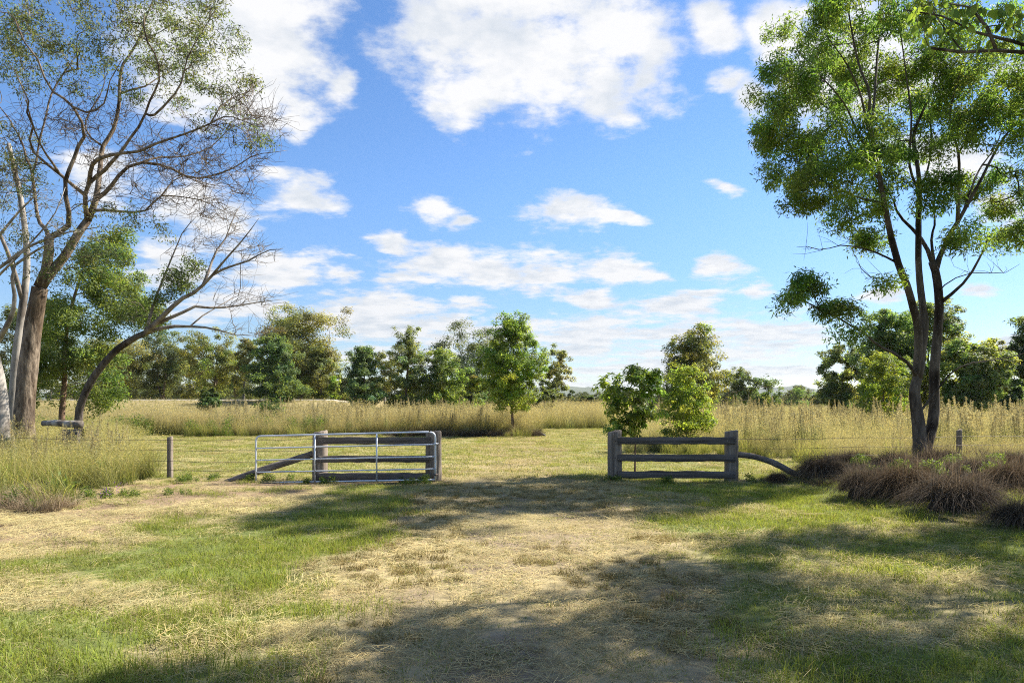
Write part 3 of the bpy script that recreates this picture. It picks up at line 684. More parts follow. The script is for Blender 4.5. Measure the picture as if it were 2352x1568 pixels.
# ------------------------------------------------------------------ trees
class Skel:
    def __init__(s, cap=30000): s.p = np.zeros((cap, 3)); s.par = np.full(cap, -1); s.rm = np.zeros(cap); s.dir = np.zeros((cap, 3)); s.n = 0; s.paths = []; s.ok = np.ones(cap, bool); s.crook = 0
    def _add(s, p, par, rm=0.0):
        i = s.n; s.p[i] = p; s.par[i] = par; s.rm[i] = rm
        d = p - s.p[par] if par >= 0 else np.array([0, 0, 1.0]); s.dir[i] = d / (np.linalg.norm(d) + 1e-9); s.n += 1; return i
    def limb(s, pts, r0, r1, parent=None, step=0.35, ok=True):
        pts = np.asarray(pts, float)
        if parent is None and s.n:                      # joins the nearest point already grown
            q = np.linalg.norm(s.p[:s.n] - pts[0], axis=1); parent = int(np.argmin(q)); pts[0] = s.p[parent]
        elif parent is not None and s.n: pts[0] = s.p[parent]
        L = np.linalg.norm(np.diff(pts, axis=0), axis=1).sum(); n = max(4, int(L / step))
        c = spline(pts, n); path = []
        if s.crook:
            rr_ = np.random.default_rng(len(s.paths) + 5); q_ = spline(rr_.normal(0, s.crook, (max(4, int(L / .7)), 3)), n); c = c + q_ * np.minimum(np.linspace(0, 6, n), 1)[:, None]
        rr = r0 + (r1 - r0) * np.linspace(0, 1, n) ** 0.8
        st = 0
        if parent is not None: path.append(parent); par = parent; st = 1
        else: par = -1
        for k in range(st, n): par = s._add(c[k], par, rr[k]); path.append(par); s.ok[par] = ok
        s.paths.append(path); return path
    def attach(s, t, r, wig=0.12, step=0.3, up=0.6, minz=-1e9):
        P = s.p[:s.n]; v = t - P; q = np.linalg.norm(v, axis=1)
        al = (v * s.dir[:s.n]).sum(1) / (q + 1e-6)
        cost = q * (1 + 0.9 * np.clip(0.35 - al, 0, 2)) + up * np.clip(P[:, 2] - t[2] + 0.15 * q, 0, None)
        cost = np.where(s.ok[:s.n] & (P[:, 2] > minz), cost, 1e9)
        i = int(np.argmin(cost)); d = q[i]; a = P[i].copy()
        n = int(np.clip(d / step, 2, 24)); c1 = a + s.dir[i] * d * 0.35; tt = np.linspace(0, 1, n + 1)[1:, None]
        B = (1 - tt) ** 2 * a + 2 * tt * (1 - tt) * c1 + tt ** 2 * t
        w = np.sin(tt * np.pi * 0.9); k = r.normal(0, wig * d * 0.35, (n, 3)); 
        for z in range(2): k[1:] = 0.5 * (k[1:] + k[:-1])
        B = B + k * w
        par = i; path = [i]
        for p in B: par = s._add(p, par); path.append(par)
        s.paths.append(path); return par
    def finish(s, rtip=0.006, power=0.46):
        cnt = np.zeros(s.n); ch = np.zeros(s.n, int)
        for i in range(1, s.n):
            if s.par[i] >= 0: ch[s.par[i]] += 1
        cnt[ch[:s.n] == 0] = 1
        for i in range(s.n - 1, 0, -1):
            if s.par[i] >= 0: cnt[s.par[i]] += cnt[i]
        s.cnt = cnt
        s.r = np.maximum(s.rm[:s.n], rtip * cnt ** power)
        return s
    def tubes(s, acc, trunk_acc=None, trunk_paths=(), rough=0.0, minsides=3):
        for k, path in enumerate(s.paths):
            idx = np.array(path)
            if len(idx) < 2: continue
            rad = s.r[idx].copy()
            if s.par[idx[1]] == idx[0] and k > 0: rad[0] = min(rad[0], rad[1] * 1.25)
            tip = s.cnt[idx[-1]] <= 1
            if tip: rad[-1] *= 0.5
            m = rad.max(); sides = minsides if m < 0.018 else 5 if m < 0.05 else 8 if m < 0.12 else 14
            if sides == 5: sides = 6
            tgt = trunk_acc if (trunk_acc is not None and k in trunk_paths) else acc
            tube(tgt, s.p[idx], rad, sides, rough=rough if m > 0.05 else 0, seed=k)


def flare(path_pts, r, h=0.6): return r


def blob_points(blobs, r, per, yr=None, shell=0.35):
    """random points in photo-shaped lobes; a lobe is (u, v, ru, rv, Y, depth half size, weight)"""
    out = []; wid = []
    for k, (u, v, ru, rv, Y, dy, w) in enumerate(blobs):
        n = max(1, int(per * w)); d = r.normal(0, 1, (n, 3)); d /= np.linalg.norm(d, axis=1)[:, None]
        d *= (r.uniform(shell, 1, n) ** 0.6)[:, None]
        yy = Y + d[:, 1] * dy
        out.append(np.stack([(u + d[:, 0] * ru - CU) / F * Y, yy, H + (CV - v - d[:, 2] * rv) / F * Y], -1)); wid += [k] * n
    return np.concatenate(out), np.array(wid)


def sprays(acc, wood, ends, r, nleaf, rad, llen, lwid, cols, droop=0.6, cvar=0.18, flat=0.75, twigs=3, face=0.0, centre=None):
    """leaf sprays round branch ends; one colour per end"""
    n = len(ends)
    cnt = np.maximum(1, r.normal(nleaf, nleaf * 0.35, n).astype(int)); idx = np.repeat(np.arange(n), cnt)
    d = r.normal(0, 1, (len(idx), 3)); d /= np.linalg.norm(d, axis=1)[:, None]; d *= (r.uniform(0.05, 1, len(idx)) ** 0.5)[:, None]
    sc = np.asarray(rad) * np.ones(n) * r.uniform(0.7, 1.3, n)
    off = d * sc[idx][:, None]; off[:, 2] *= flat
    nrm = None
    if face:
        o = d if centre is None else d + 1.0 * ((ends - centre) / (np.linalg.norm(ends - centre, axis=1)[:, None] + 1e-6))[idx]
        nrm = face * (o + np.array([0, 0, .35]))
    leaves(acc, ends[idx] + off, r, llen, lwid, cols[idx], cvar, droop, nrm=nrm)
    if wood is not None and twigs:
        for k in range(n):
            for q in range(twigs):
                e = r.normal(0, 1, 3); e /= np.linalg.norm(e); e[2] = e[2] * 0.5 + 0.15
                e *= sc[k] * r.uniform(0.6, 1.0); m = e * 0.5 + r.normal(0, 0.12 * sc[k], 3)
                tube(wood, [ends[k], ends[k] + m, ends[k] + e], [0.0045, 0.0035, 0.002], 3, cap=False)


def local(acc, base):
    b = np.asarray(base, np.float32)
    acc.v = [v - b for v in acc.v]


def finish_tree(name, label, base, parts, group=None, cat='tree'):
    t = thing(name, label, cat, tuple(float(c) for c in base), group)
    for (pn, acc, mat, smooth) in parts:
        if acc.n == 0: continue
        local(acc, base); link(pn, acc.mesh(pn, mat, smooth), t)
    return t


# ---- the big gum on the left: pale sparse crown, long bare limbs (zoomed tracing / 3.0476 = photo columns)
def Z1(lst, Y0, Y1=None):
    Y1 = Y0 if Y1 is None else Y1; n = len(lst)
    return [P3(a / 3.0476, b / 3.0476, Y0 + (Y1 - Y0) * i / max(1, n - 1)) for i, (a, b) in enumerate(lst)]


def tracedV(lst, Y0, Y1=None):
    Y1 = Y0 if Y1 is None else Y1; n = len(lst)
    return [P3(a, b, Y0 + (Y1 - Y0) * i / max(1, n - 1)) for i, (a, b) in enumerate(lst)]


def build_gum():
    r = np.random.default_rng(11); D = 21.0
    s = Skel(40000); base = P3(58, 0, D); base[2] = height(base[0], base[1]) - 0.1
    s.limb([base, P3(56, 960, D), P3(64, 860, D), P3(78, 740, D), P3(92, 660, D)], 0.32, 0.22, None, 0.3, ok=False); s.crook = 0.075
    tp = [0]
    s.limb(tracedV([(90, 665), (104, 600), (108, 540)], D, D - .3), 0.1450, 0.1240); tp.append(1)
    s.limb(tracedV([(92, 662), (140, 600), (170, 540), (203, 508)], D, D + .4), 0.1450, 0.1116); tp.append(2)
    s.limb(Z1([(620, 1560), (690, 1390), (712, 1200), (700, 1010), (790, 850), (850, 640), (872, 450), (1000, 280), (1060, 120), (1090, -60)], D + .4, D + 2.2), 0.0986, 0.0186)
    s.limb(Z1([(330, 1640), (470, 1560), (490, 1350), (512, 1180), (530, 1000), (572, 940), (540, 820), (440, 690), (330, 590), (270, 440), (180, 340), (110, 150)], D - .3, D - 2), 0.0870, 0.0155)
    s.limb(Z1([(575, 1500), (600, 1300), (740, 1180), (830, 1080), (980, 850), (1080, 690), (1140, 600), (1120, 430), (1010, 260), (980, 100)], D + .2, D - 1.5), 0.0754, 0.0124)
    s.limb(Z1([(985, 845), (1090, 800), (1250, 620), (1340, 370), (1420, 200), (1500, 40)], D - .8, D - 2.2), 0.0435, 0.0093)
    s.limb(Z1([(512, 1190), (640, 1110), (800, 1090), (950, 1070), (1120, 990), (1300, 930), (1450, 870), (1600, 820), (1800, 850)], D - .2, D - 2.5), 0.0696, 0.0099)
    s.limb(Z1([(1450, 872), (1570, 720), (1700, 640), (1790, 560)], D - 1.8, D - 1), 0.0232, 0.0080)
    s.limb(Z1([(700, 1380), (850, 1270), (1000, 1165), (1180, 1180), (1350, 1220), (1550, 1200), (1700, 1160), (1900, 1090), (2010, 1060)], D + .3, D + 2), 0.0696, 0.0080)
    s.limb(Z1([(1000, 1165), (1120, 1110), (1300, 1080), (1450, 1020), (1560, 900), (1700, 860)], D + 1, D + 3), 0.0406, 0.0087)
    s.limb(Z1([(690, 1440), (900, 1470), (1000, 1450), (1100, 1360), (1180, 1350), (1300, 1370), (1420, 1410), (1560, 1480)], D + .3, D + 1.5), 0.0493, 0.0080)
    s.limb(Z1([(1100, 1360), (1200, 1290), (1330, 1240), (1450, 1290), (1600, 1330)], D + 1, D + 2.2), 0.0290, 0.0080)
    s.limb(Z1([(490, 1290), (400, 1210), (330, 1160), (200, 1050), (212, 930), (150, 820), (172, 740), (120, 560), (40, 420)], D - .2, D - 2), 0.0580, 0.0112)
    s.limb(Z1([(390, 1180), (290, 990), (200, 770), (180, 700)], D - .4, D - 3), 0.0435, 0.0093)
    s.limb(Z1([(850, 640), (1000, 600), (1070, 560), (1200, 500), (1330, 420)], D + 1.2, D + 2.6), 0.0348, 0.0093)
    s.limb(Z1([(540, 800), (610, 760), (740, 700), (800, 560), (860, 380)], D - 1.2, D - 2.5), 0.0348, 0.0093)
    s.limb(Z1([(690, 1010), (620, 900), (600, 780), (700, 600), (730, 420)], D + .8, D + 1.5), 0.0348, 0.0093)
    s.limb(tracedV([(108, 545), (96, 480), (60, 380), (40, 300), (-10, 230)], D, D + 2), 0.0696, 0.0124)
    s.limb(tracedV([(60, 385), (100, 300), (130, 210), (190, 110)], D + .6, D + 2), 0.0348, 0.0093)
    blobs = []
    for (u, v, ru, rv, w) in [(20, 50, 60, 55, 1), (95, 75, 60, 50, 1.0), (150, 20, 60, 50, .8), (225, 50, 60, 50, .9), (315, 25, 60, 50, 1), (365, 60, 60, 40, 1.1), (440, 85, 55, 45, .9), (485, 20, 30, 40, .5),
                              (540, 95, 26, 34, .5), (400, 140, 60, 45, 1), (455, 165, 45, 40, .8), (545, 185, 40, 26, .5), (525, 235, 35, 28, .4), (585, 308, 40, 20, .3), (275, 120, 70, 50, .9),
                              (180, 120, 60, 45, .8), (90, 130, 60, 40, .8), (295, 222, 30, 24, .35), (345, 165, 40, 40, .5), (430, 20, 70, 40, .9), (0, 120, 50, 60, .8), (-60, 60, 90, 90, 1.2),
                              (60, 180, 50, 40, .4), (480, 120, 40, 40, .5), (500, 290, 50, 26, .25), (410, 240, 40, 30, .3), (200, 200, 50, 40, .3), (250, -60, 260, 60, 2.5), (30, 20, 80, 40, .9)]:
        blobs.append((u, v, ru, rv, D + r.uniform(-2, 2), ru / F * D * 1.6, w))
    ends, k = blob_points(blobs, r, 24)
    bare = [(u, v, ru, rv, D, 2.2, w) for (u, v, ru, rv, w) in [(500, 330, 110, 40, 1), (440, 380, 110, 40, 1), (330, 330, 80, 60, .8), (250, 330, 80, 60, .8), (560, 250, 50, 40, .6), (520, 400, 80, 50, .7),
                                                             (420, 450, 90, 40, .7), (130, 330, 80, 70, .8), (60, 440, 60, 60, .6), (590, 270, 40, 30, .5), (470, 480, 60, 30, .4), (300, 470, 90, 40, .5), (160, 250, 80, 60, .6)]]
    bends, _ = blob_points(bare, r, 42)
    low = [(u, v, ru, rv, D - .6, 1.0, w) for (u, v, ru, rv, w) in [(250, 500, 80, 30, .8), (330, 520, 50, 24, .4), (120, 620, 45, 50, .8), (200, 560, 50, 40, .7), (40, 400, 50, 50, .9), (60, 600, 40, 60, .5), (240, 600, 50, 25, .4)]]
    lends, _ = blob_points(low, r, 16)
    pts = np.concatenate([ends, bends, lends]); flag = np.concatenate([np.ones(len(ends)), np.zeros(len(bends)), np.full(len(lends), 2)])
    dist = np.array([np.linalg.norm(s.p[:s.n] - p, axis=1).min() for p in pts])
    o = np.argsort(dist); tips = []
    for i in o: s.attach(pts[i], r, 0.28, 0.28, 0.5, minz=5.0)
    s.finish(0.0055, 0.40)
    tr, br, cr = Acc(), Acc(), Acc()
    s.tubes(br, tr, tp, 0.14)
    bare_pts = pts[flag == 0]
    for e in bare_pts:                                    # bare forked twigs
        for q in range(5):
            a = e; dd = r.normal(0, 1, 3) + np.array([0.5, 0, 0.35]); dd /= np.linalg.norm(dd); L = r.uniform(0.35, 0.95)
            m = a + dd * L * 0.5 + r.normal(0, 0.07, 3); t2 = m + (dd + r.normal(0, 0.35, 3)) * L * 0.5
            k1 = (a + m) / 2 + r.normal(0, .05, 3); k2 = (m + t2) / 2 + r.normal(0, .05, 3); tube(br, [a, k1, m, k2, t2], [0.0075, 0.0065, 0.0055, 0.0045, 0.0025], 3, cap=False)
    lv = pts[flag > 0]; n = len(lv)
    base_c = np.array([0.088, 0.108, 0.058]); cols = base_c[None] * r.uniform(0.7, 1.35, (n, 1)) * np.stack([r.normal(1.0, 0.1, n), np.ones(n), r.normal(1, 0.15, n)], -1)
    sprays(cr, br, lv, r, 42, 0.34, 0.125, 0.032, cols, 0.7, 0.22, 0.7, 3)
    return finish_tree('gum_tree', 'big sparse gum tree with long bare limbs and thick brown trunk at the left edge', base,
                       [('trunk', tr, M_GUM, True), ('branches', br, M_GUM, True), ('crown', cr, M_LEAF, False)])


build_gum()


def generic_tree(name, label, s, base, tips_pts, r, bark, leafcol, nleaf, rad, llen, lwid, droop=0.5, minz=0.0, rtip=0.006, wig=0.16, power=0.46, up=0.5, twigs=2, flat=0.75, trunkp=(0,),
                 group=None, cvar=0.18, colvar=0.3, bark2=None, rough=0.1, extra=None, step=0.3, bare=None):
    dist = np.array([np.linalg.norm(s.p[:s.n] - p, axis=1).min() for p in tips_pts])
    for i in np.argsort(dist): s.attach(tips_pts[i], r, wig, step, up, minz=minz)
    s.finish(rtip, power)
    tr, br, cr = Acc(), Acc(), Acc()
    s.tubes(br, tr, trunkp, rough)
    n = len(tips_pts); lc = np.asarray(leafcol, float)
    cols = lc[None] * r.uniform(1 - colvar, 1 + colvar, (n, 1)) * np.stack([r.normal(1, 0.1, n), np.ones(n), r.normal(1, 0.12, n)], -1) if lc.ndim == 1 else lc
    if nleaf: sprays(cr, br if twigs else None, tips_pts, r, nleaf, rad, llen, lwid, cols, droop, cvar, flat, twigs, .8)
    if extra: extra(tr, br, cr, s, r)
    return finish_tree(name, label, base, [('trunk', tr, bark, True), ('branches', br, bark2 or bark, True), ('crown', cr, M_LEAF, False)], group)


# ---- neighbours of the big gum
def build_left_group():
    r = np.random.default_rng(21)
    # pale trunk just behind, leaning left
    D = 22.5; base = P3(32, 0, D); base[2] = height(*base[:2]) - .1; s = Skel()
    s.limb([base, P3(30, 950, D), P3(38, 820, D), P3(50, 720, D), P3(62, 600, D), P3(50, 470, D), P3(20, 330, D)], 0.18, 0.06, None, .35)
    s.limb([P3(50, 700, D), P3(10, 560, D - .5), P3(-60, 430, D - 1)], 0.09, 0.03)
    tips, _ = blob_points([(-30, 380, 70, 80, D, 1.6, 1), (25, 420, 55, 70, D, 1.2, 1), (-80, 500, 60, 60, D, 1.5, .8), (30, 330, 60, 50, D, 1.5, .6)], r, 22)
    generic_tree('gum_tree', 'pale grey gum trunk leaning behind the thick brown gum trunk', s, base, tips, r, M_PALE, (0.09, 0.10, 0.05), 70, .4, .1, .03, .6, 5.0, bark2=M_GUMBRANCH)
    # pale trunk at the frame's edge
    D = 19.5; base = P3(4, 0, D); base[2] = height(*base[:2]) - .1; s = Skel()
    s.limb([base, P3(2, 950, D), P3(-8, 860, D), P3(-40, 740, D), P3(-80, 600, D), P3(-140, 400, D)], 0.25, 0.10, None, .35)
    s.limb([P3(-20, 800, D), P3(20, 740, D - .8), P3(34, 690, D - 1), P3(28, 620, D - 1.2), P3(60, 590, D - 1.2), P3(110, 560, D - 1.4)], 0.10, 0.02)
    s.limb([P3(-80, 620, D), P3(-20, 560, D - 1), P3(40, 490, D - 1.4), P3(90, 440, D - 2)], 0.07, 0.012)
    s.limb([P3(-80, 640, D), P3(-10, 620, D - 1), P3(60, 570, D - 1.4), P3(150, 535, D - 2), P3(240, 520, D - 2)], 0.07, 0.010)
    s.limb([P3(-60, 690, D), P3(-10, 640, D - 1.5), P3(40, 590, D - 2), P3(120, 500, D - 2.2), P3(150, 430, D - 2)], 0.05, 0.010)
    tips, _ = blob_points([(60, 480, 90, 60, D - 1.5, 1, .5), (170, 530, 60, 30, D - 1.8, .6, .4), (-100, 380, 90, 90, D, 2, .8), (70, 560, 70, 40, D - 1.6, .7, .5), (20, 560, 50, 60, D - 1.2, .6, .4)], r, 34)
    generic_tree('gum_tree', 'gum with pale trunk cut by the frame and thin bare branches sweeping right', s, base, tips, r, M_PALE, (0.075, 0.085, 0.045), 11, .38, .1, .028, .6, 3.5, bark2=M_PALE, twigs=5, rtip=0.005)
    # reddish trunk with dense soft foliage
    D = 26; base = P3(145, 0, D); base[2] = height(*base[:2]) - .1; s = Skel()
    s.limb([base, P3(142, 960, D), P3(148, 880, D), P3(150, 800, D), P3(160, 720, D), P3(190, 620, D)], 0.135, 0.04, None, .35)
    s.limb([P3(150, 868, D), P3(110, 862, D - .3), P3(80, 852, D - .3)], .05, .02); s.limb([P3(152, 860, D), P3(185, 840, D), P3(215, 835, D)], .05, .015)
    bl = [(130, 740, 60, 60, 1), (200, 720, 70, 50, 1.1), (160, 820, 60, 40, .9), (110, 820, 50, 60, .9), (240, 800, 50, 60, .8), (230, 600, 60, 40, .9), (270, 560, 40, 35, .6), (200, 640, 60, 40, .9), (280, 700, 50, 45, .9), (330, 720, 40, 40, .6), (290, 640, 40, 30, .5), (100, 900, 50, 40, .5), (230, 880, 50, 40, .6), (215, 925, 30, 30, .4)]
    tips, _ = blob_points([(u, v, ru, rv, D + r.uniform(-1, 2), ru / F * D * 1.4, w) for (u, v, ru, rv, w) in bl], r, 17)
    generic_tree('leafy_tree', 'soft leafy tree with reddish brown trunk beside the big gum', s, base, tips, r, M_BROWN, (0.115, 0.155, 0.05), 230, .5, .15, .045, .6, 1.0, bark2=M_GUMBRANCH)
    # the leaning half-dead tree
    D = 20.5; base = P3(178, 0, D); base[2] = height(*base[:2]) - .1; s = Skel()
    Z2 = lambda l, a, b=None: tracedV([(x / 2.6127 / 1.0884, (500 + y / 2.6127) / 1.0884) for x, y in l], a, b)
    s.limb([base, *Z2([(515, 1420), (530, 1330), (580, 1210), (660, 1090), (760, 980), (880, 900), (950, 870)], D, D - .4)], 0.125, 0.09, None, .3, ok=False)
    s.limb(Z2([(940, 875), (1060, 760), (1180, 650), (1290, 590), (1400, 480), (1520, 430), (1640, 390), (1740, 330), (1850, 320)], D - .4, D - 1.6), 0.09, 0.008)
    s.limb(Z2([(950, 872), (1080, 830), (1200, 825), (1330, 830), (1430, 850), (1540, 880), (1620, 880)], D - .4, D + .4), 0.07, 0.008)
    s.limb(Z2([(1040, 800), (1180, 740), (1270, 695), (1400, 705), (1550, 690), (1700, 665), (1840, 650)], D - .5, D + .8), 0.06, 0.008)
    s.limb(Z2([(950, 840), (1010, 660), (1080, 480), (1150, 310), (1200, 200), (1300, 90)], D - .4, D - .2), 0.05, 0.008)
    s.limb(Z2([(1320, 560), (1380, 420), (1400, 350), (1480, 240), (1520, 120), (1580, 20)], D - .8, D + .2), 0.045, 0.008)
    s.limb(Z2([(1400, 480), (1470, 390), (1560, 290), (1640, 190), (1690, 120)], D - 1.0, D - 2), 0.04, 0.008)
    s.limb(Z2([(1250, 810), (1330, 750), (1450, 680), (1520, 640)], D, D + 1), 0.03, 0.007)
    for _ in range(3): pass
    bare = [(430, 620, 60, 60, D, 1.0, .8), (520, 580, 90, 60, D, 1.2, 1.2), (560, 690, 80, 30, D, 1.0, 1.0), (560, 760, 60, 25, D, .8, .6), (490, 520, 80, 50, D, 1, .8), (590, 590, 50, 30, D, 1, .6)]
    tips, _ = blob_points(bare, r, 26)
    lf, _ = blob_points([(405, 645, 32, 30, D - .5, .5, 1), (370, 680, 25, 20, D - .4, .4, .5), (330, 740, 40, 35, D - .2, .6, .8), (300, 700, 40, 40, D, .6, .7), (440, 610, 25, 15, D - .5, .4, .3)], r, 20)

    def ex(tr, br, cr, s, r):
        for e in tips:
            for q in range(3):
                dd = r.normal(0, .7, 3) + np.array([0.7, 0, 0.5]); dd /= np.linalg.norm(dd); L = r.uniform(.3, .8); m = e + dd * L * .5 + r.normal(0, .05, 3)
                tube(br, [e, m, m + (dd + r.normal(0, .3, 3)) * L * .5], [.006, .005, .0025], 3, cap=False)
        n = len(lf); sprays(cr, br, lf, r, 62, .32, .11, .032, np.array([0.075, 0.105, 0.04])[None] * r.uniform(.7, 1.3, (n, 1)), .6, .2, .8, 3)
    allp = np.concatenate([tips, lf])
    dist = np.array([np.linalg.norm(s.p[:s.n] - p, axis=1).min() for p in allp])
    for i in np.argsort(dist): s.attach(allp[i], r, 0.22, 0.25, 0.3, minz=2.0)
    s.finish(0.0058, .40); tr, br, cr = Acc(), Acc(), Acc(); s.tubes(br, tr, (0,), .12); ex(tr, br, cr, s, r)
    finish_tree('leaning_tree', 'half dead tree leaning right in a long arc of bare branches', base, [('trunk', tr, M_DARK, True), ('branches', br, M_GUMBRANCH, True), ('crown', cr, M_LEAF, False)])


build_left_group()


# ---- the tall tree on the right
def build_right_tree():
    r = np.random.default_rng(31); D = 17.0; RS = .60; s = Skel(40000)
    z7 = lambda l, a, b=None: tracedV([((1850 + x / 2.6127) / 1.0884, (560 + y / 2.6127) / 1.0884) for x, y in l], a, b)
    z6 = lambda l, a, b=None: tracedV([((1850 + x / 2.8) / 1.0884, (y / 2.8) / 1.0884) for x, y in l], a, b)
    base = z7([(1180, 1490)], D)[0].copy(); base[2] = height(*base[:2]) - .15
    tp = []
    def L(pts, r0, r1, trunk=False, ok=True, parent=None):
        if trunk: tp.append(len(s.paths))
        return s.limb(pts, r0 * RS, max(r1 * RS, .006), parent, .26, ok)
    L([base, *z7([(1175, 1400), (1160, 1250), (1140, 1090), (1172, 960), (1195, 850)], D)], .33, .17, True, False)
    k0 = s.n - 3
    pl = L(z7([(1172, 930), (1165, 700), (1130, 540), (1090, 400), (1040, 280), (990, 100)], D, D - .6), .19, .125, True, False, parent=k0)
    pc = L(z7([(1180, 930), (1205, 700), (1195, 560), (1180, 430), (1165, 250), (1165, 10)], D, D + .3), .18, .12, True, False, parent=k0)
    pr = L([base + np.array([.12, .05, 0]), *z7([(1225, 1420), (1262, 1280), (1268, 1100), (1270, 950), (1282, 800), (1300, 560), (1285, 350), (1255, 245)], D + .1, D + .2)], .24, .15, True, False, parent=0)
    L(z7([(1255, 250), (1200, 120), (1100, 5), (1035, -60), (1000, -160)], D + .2, D + .9), .10, .04, parent=pr[-1])
    pr2 = L(z7([(1275, 300), (1310, 200), (1380, 50), (1420, -10)], D + .2, D + .4), .125, .085, parent=pr[-2])
    L(z7([(1310, 555), (1400, 440), (1490, 350), (1560, 230), (1600, 150), (1640, 60)], D + .2, D - 1), .085, .02)
    L(z7([(1310, 445), (1360, 380), (1500, 320), (1720, 320), (1830, 260)], D, D - 1), .03, .008)
    L(z7([(1262, 270), (1250, 100), (1272, 0), (1268, -150), (1300, -330), (1290, -520)], D + .2, D + 1.6), .07, .012, parent=pr[-2])
    L(z7([(1010, 260), (900, 190), (760, 150), (640, 140), (540, 170), (430, 145), (370, 150)], D - .4, D - 1), .045, .008, ok=False)
    L(z7([(1050, 370), (960, 360), (860, 350), (790, 290), (760, 210)], D - .3, D - .8), .03, .006, ok=False)
    low = z7([(1135, 985), (1100, 910), (1000, 840), (900, 790), (820, 720), (720, 660), (620, 600), (520, 560), (440, 510), (350, 500)], D - .1, D - 1.2); L(low, .075, .014)
    L(z7([(520, 560), (480, 470), (460, 400), (520, 340)], D - 1, D - 1), .025, .008)
    L(z7([(1200, 1215), (1290, 1080), (1380, 970), (1500, 910), (1700, 880), (1840, 850), (1950, 800)], D, D - .5), .05, .010, ok=False)
    L(z7([(1700, 880), (1790, 900), (1860, 930)], D - .4, D - .6), .02, .008, ok=False)
    L(z6([(1010, 1500), (985, 1300), (975, 1150), (930, 980), (905, 820), (905, 640), (830, 450), (770, 150), (750, 0)], D - .6, D - 1.5), .125, .02, parent=pl[-1])
    L(z6([(935, 1000), (890, 880), (840, 650), (735, 430), (600, 250)], D - .6, D - 2.2), .06, .015)
    L(z6([(960, 1100), (840, 970), (760, 780), (680, 660), (560, 530), (380, 330)], D - .6, D - 2.5), .06, .012)
    L(z6([(985, 1300), (780, 1040), (700, 850), (560, 720), (350, 640)], D - .6, D), .05, .010)
    L(z6([(1000, 1450), (850, 1390), (700, 1330), (560, 1260), (380, 1180)], D - .6, D - 1.5), .045, .010)
    L(z6([(920, 950), (940, 700), (960, 400), (980, 200)], D - .8, D + .5), .05, .015)
    L(z6([(1240, 1500), (1255, 1300), (1240, 1150), (1215, 950), (1270, 800), (1350, 620), (1400, 400), (1430, 150)], D + .3, D + 1.5), .12, .02, parent=pc[-1])
    L(z6([(1250, 1300), (1190, 1180), (1190, 1000), (1200, 820), (1160, 500), (1120, 200)], D + .3, D - 1), .06, .02)
    L(z6([(1280, 1320), (1310, 1200), (1340, 1000), (1320, 700), (1310, 400)], D + .3, D + 2), .05, .015)
    L(z6([(1490, 1500), (1530, 1300), (1530, 1080), (1480, 900), (1470, 780), (1540, 500)], D + .4, D - .6), .085, .02, parent=pr2[-1])
    L(z6([(1560, 1540), (1680, 1270), (1750, 1130), (1850, 960), (1990, 800), (2150, 600)], D + .3, D + 1), .085, .02, parent=pr2[-1])
    L(z6([(1600, 1450), (1620, 1320), (1680, 1180), (1800, 1000), (1900, 700)], D + .3, D + 2), .05, .015)
    bl = [(1850, 100, 90, 70, 1), (1800, 200, 60, 75, 1), (1778, 300, 45, 55, .9), (1850, 280, 80, 60, 1), (1815, 385, 60, 60, 1), (1930, 340, 80, 60, 1), (1900, 430, 80, 45, 1), (1960, 50, 110, 60, 1.2), (1990, 190, 80, 70, .8), (2080, 80, 110, 80, 1.3),
          (2110, 215, 90, 80, 1.2), (2050, 330, 75, 60, .9), (2180, 170, 90, 80, 1.1), (2280, 180, 90, 90, 1.2), (2250, 90, 90, 70, .9), (2310, 270, 60, 80, 1.1), (2190, 300, 60, 55, .6), (2145, 440, 38, 45, .7), (2225, 540, 36, 36, .35), (2310, 430, 50, 60, .9),
          (2325, 545, 50, 30, .7), (1965, 495, 60, 30, .6), (2010, 410, 70, 50, .9), (1992, 550, 34, 22, .4), (1940, 130, 60, 50, .6), (1900, 200, 60, 50, .6), (2140, -35, 210, 45, 2.0), (1920, -10, 60, 30, .5), (2420, 200, 90, 160, 2.2), (2430, 420, 80, 100, 1.2), (2210, 430, 40, 30, .3), (2240, 250, 60, 60, .6)]
    tips, _ = blob_points([(u, v, ru, rv, D + r.uniform(-2.0, 2.2), ru / F * D * 1.7, w) for (u, v, ru, rv, w) in bl], r, 30)
    t2, _ = blob_points([(u, v, ru, rv, D - 1, .5, w) for (u, v, ru, rv, w) in [(1855, 650, 40, 22, .8), (1808, 690, 24, 32, .6), (1918, 710, 42, 28, .8), (1945, 765, 26, 18, .35), (2035, 642, 34, 14, .3)]], r, 16)
    tips = np.concatenate([tips, t2])
    n = len(tips); g = np.array([0.108, 0.172, 0.046])
    cols = g[None] * r.uniform(.7, 1.3, (n, 1)) * np.stack([r.normal(1.02, .13, n), np.ones(n), r.normal(1, .15, n)], -1)

    def ex(tr, br, cr, s, r):
        for l in (z7([(900, 190), (760, 150), (640, 140), (540, 170), (430, 145)], D - .7), z7([(860, 350), (790, 290), (930, 330)], D - .5), z7([(1500, 320), (1640, 320), (1720, 320)], D - .6), z7([(1600, 900), (1750, 880)], D - .3), z7([(620, 600), (560, 590)], D - 1)):
            for p in l:
                for q in range(3):
                    dd = r.normal(0, .6, 3) + np.array([-.25, 0, .45]); dd /= np.linalg.norm(dd); k = r.uniform(.25, .6); m = p + dd * k * .5 + r.normal(0, .04, 3)
                    tube(br, [p, m, m + (dd + r.normal(0, .35, 3)) * k * .5], [.006, .0045, .002], 3, cap=False)
    generic_tree('tall_tree', 'tall green tree with forked dark trunk beside the brown tussocks', s, base, tips, r, M_DARK, cols, 135, .30, .13, .031, .85, 4.0, 0.0052, .16, .42, .6, 3, .85, tuple(tp), extra=ex, cvar=.2, rough=.14)


build_right_tree()


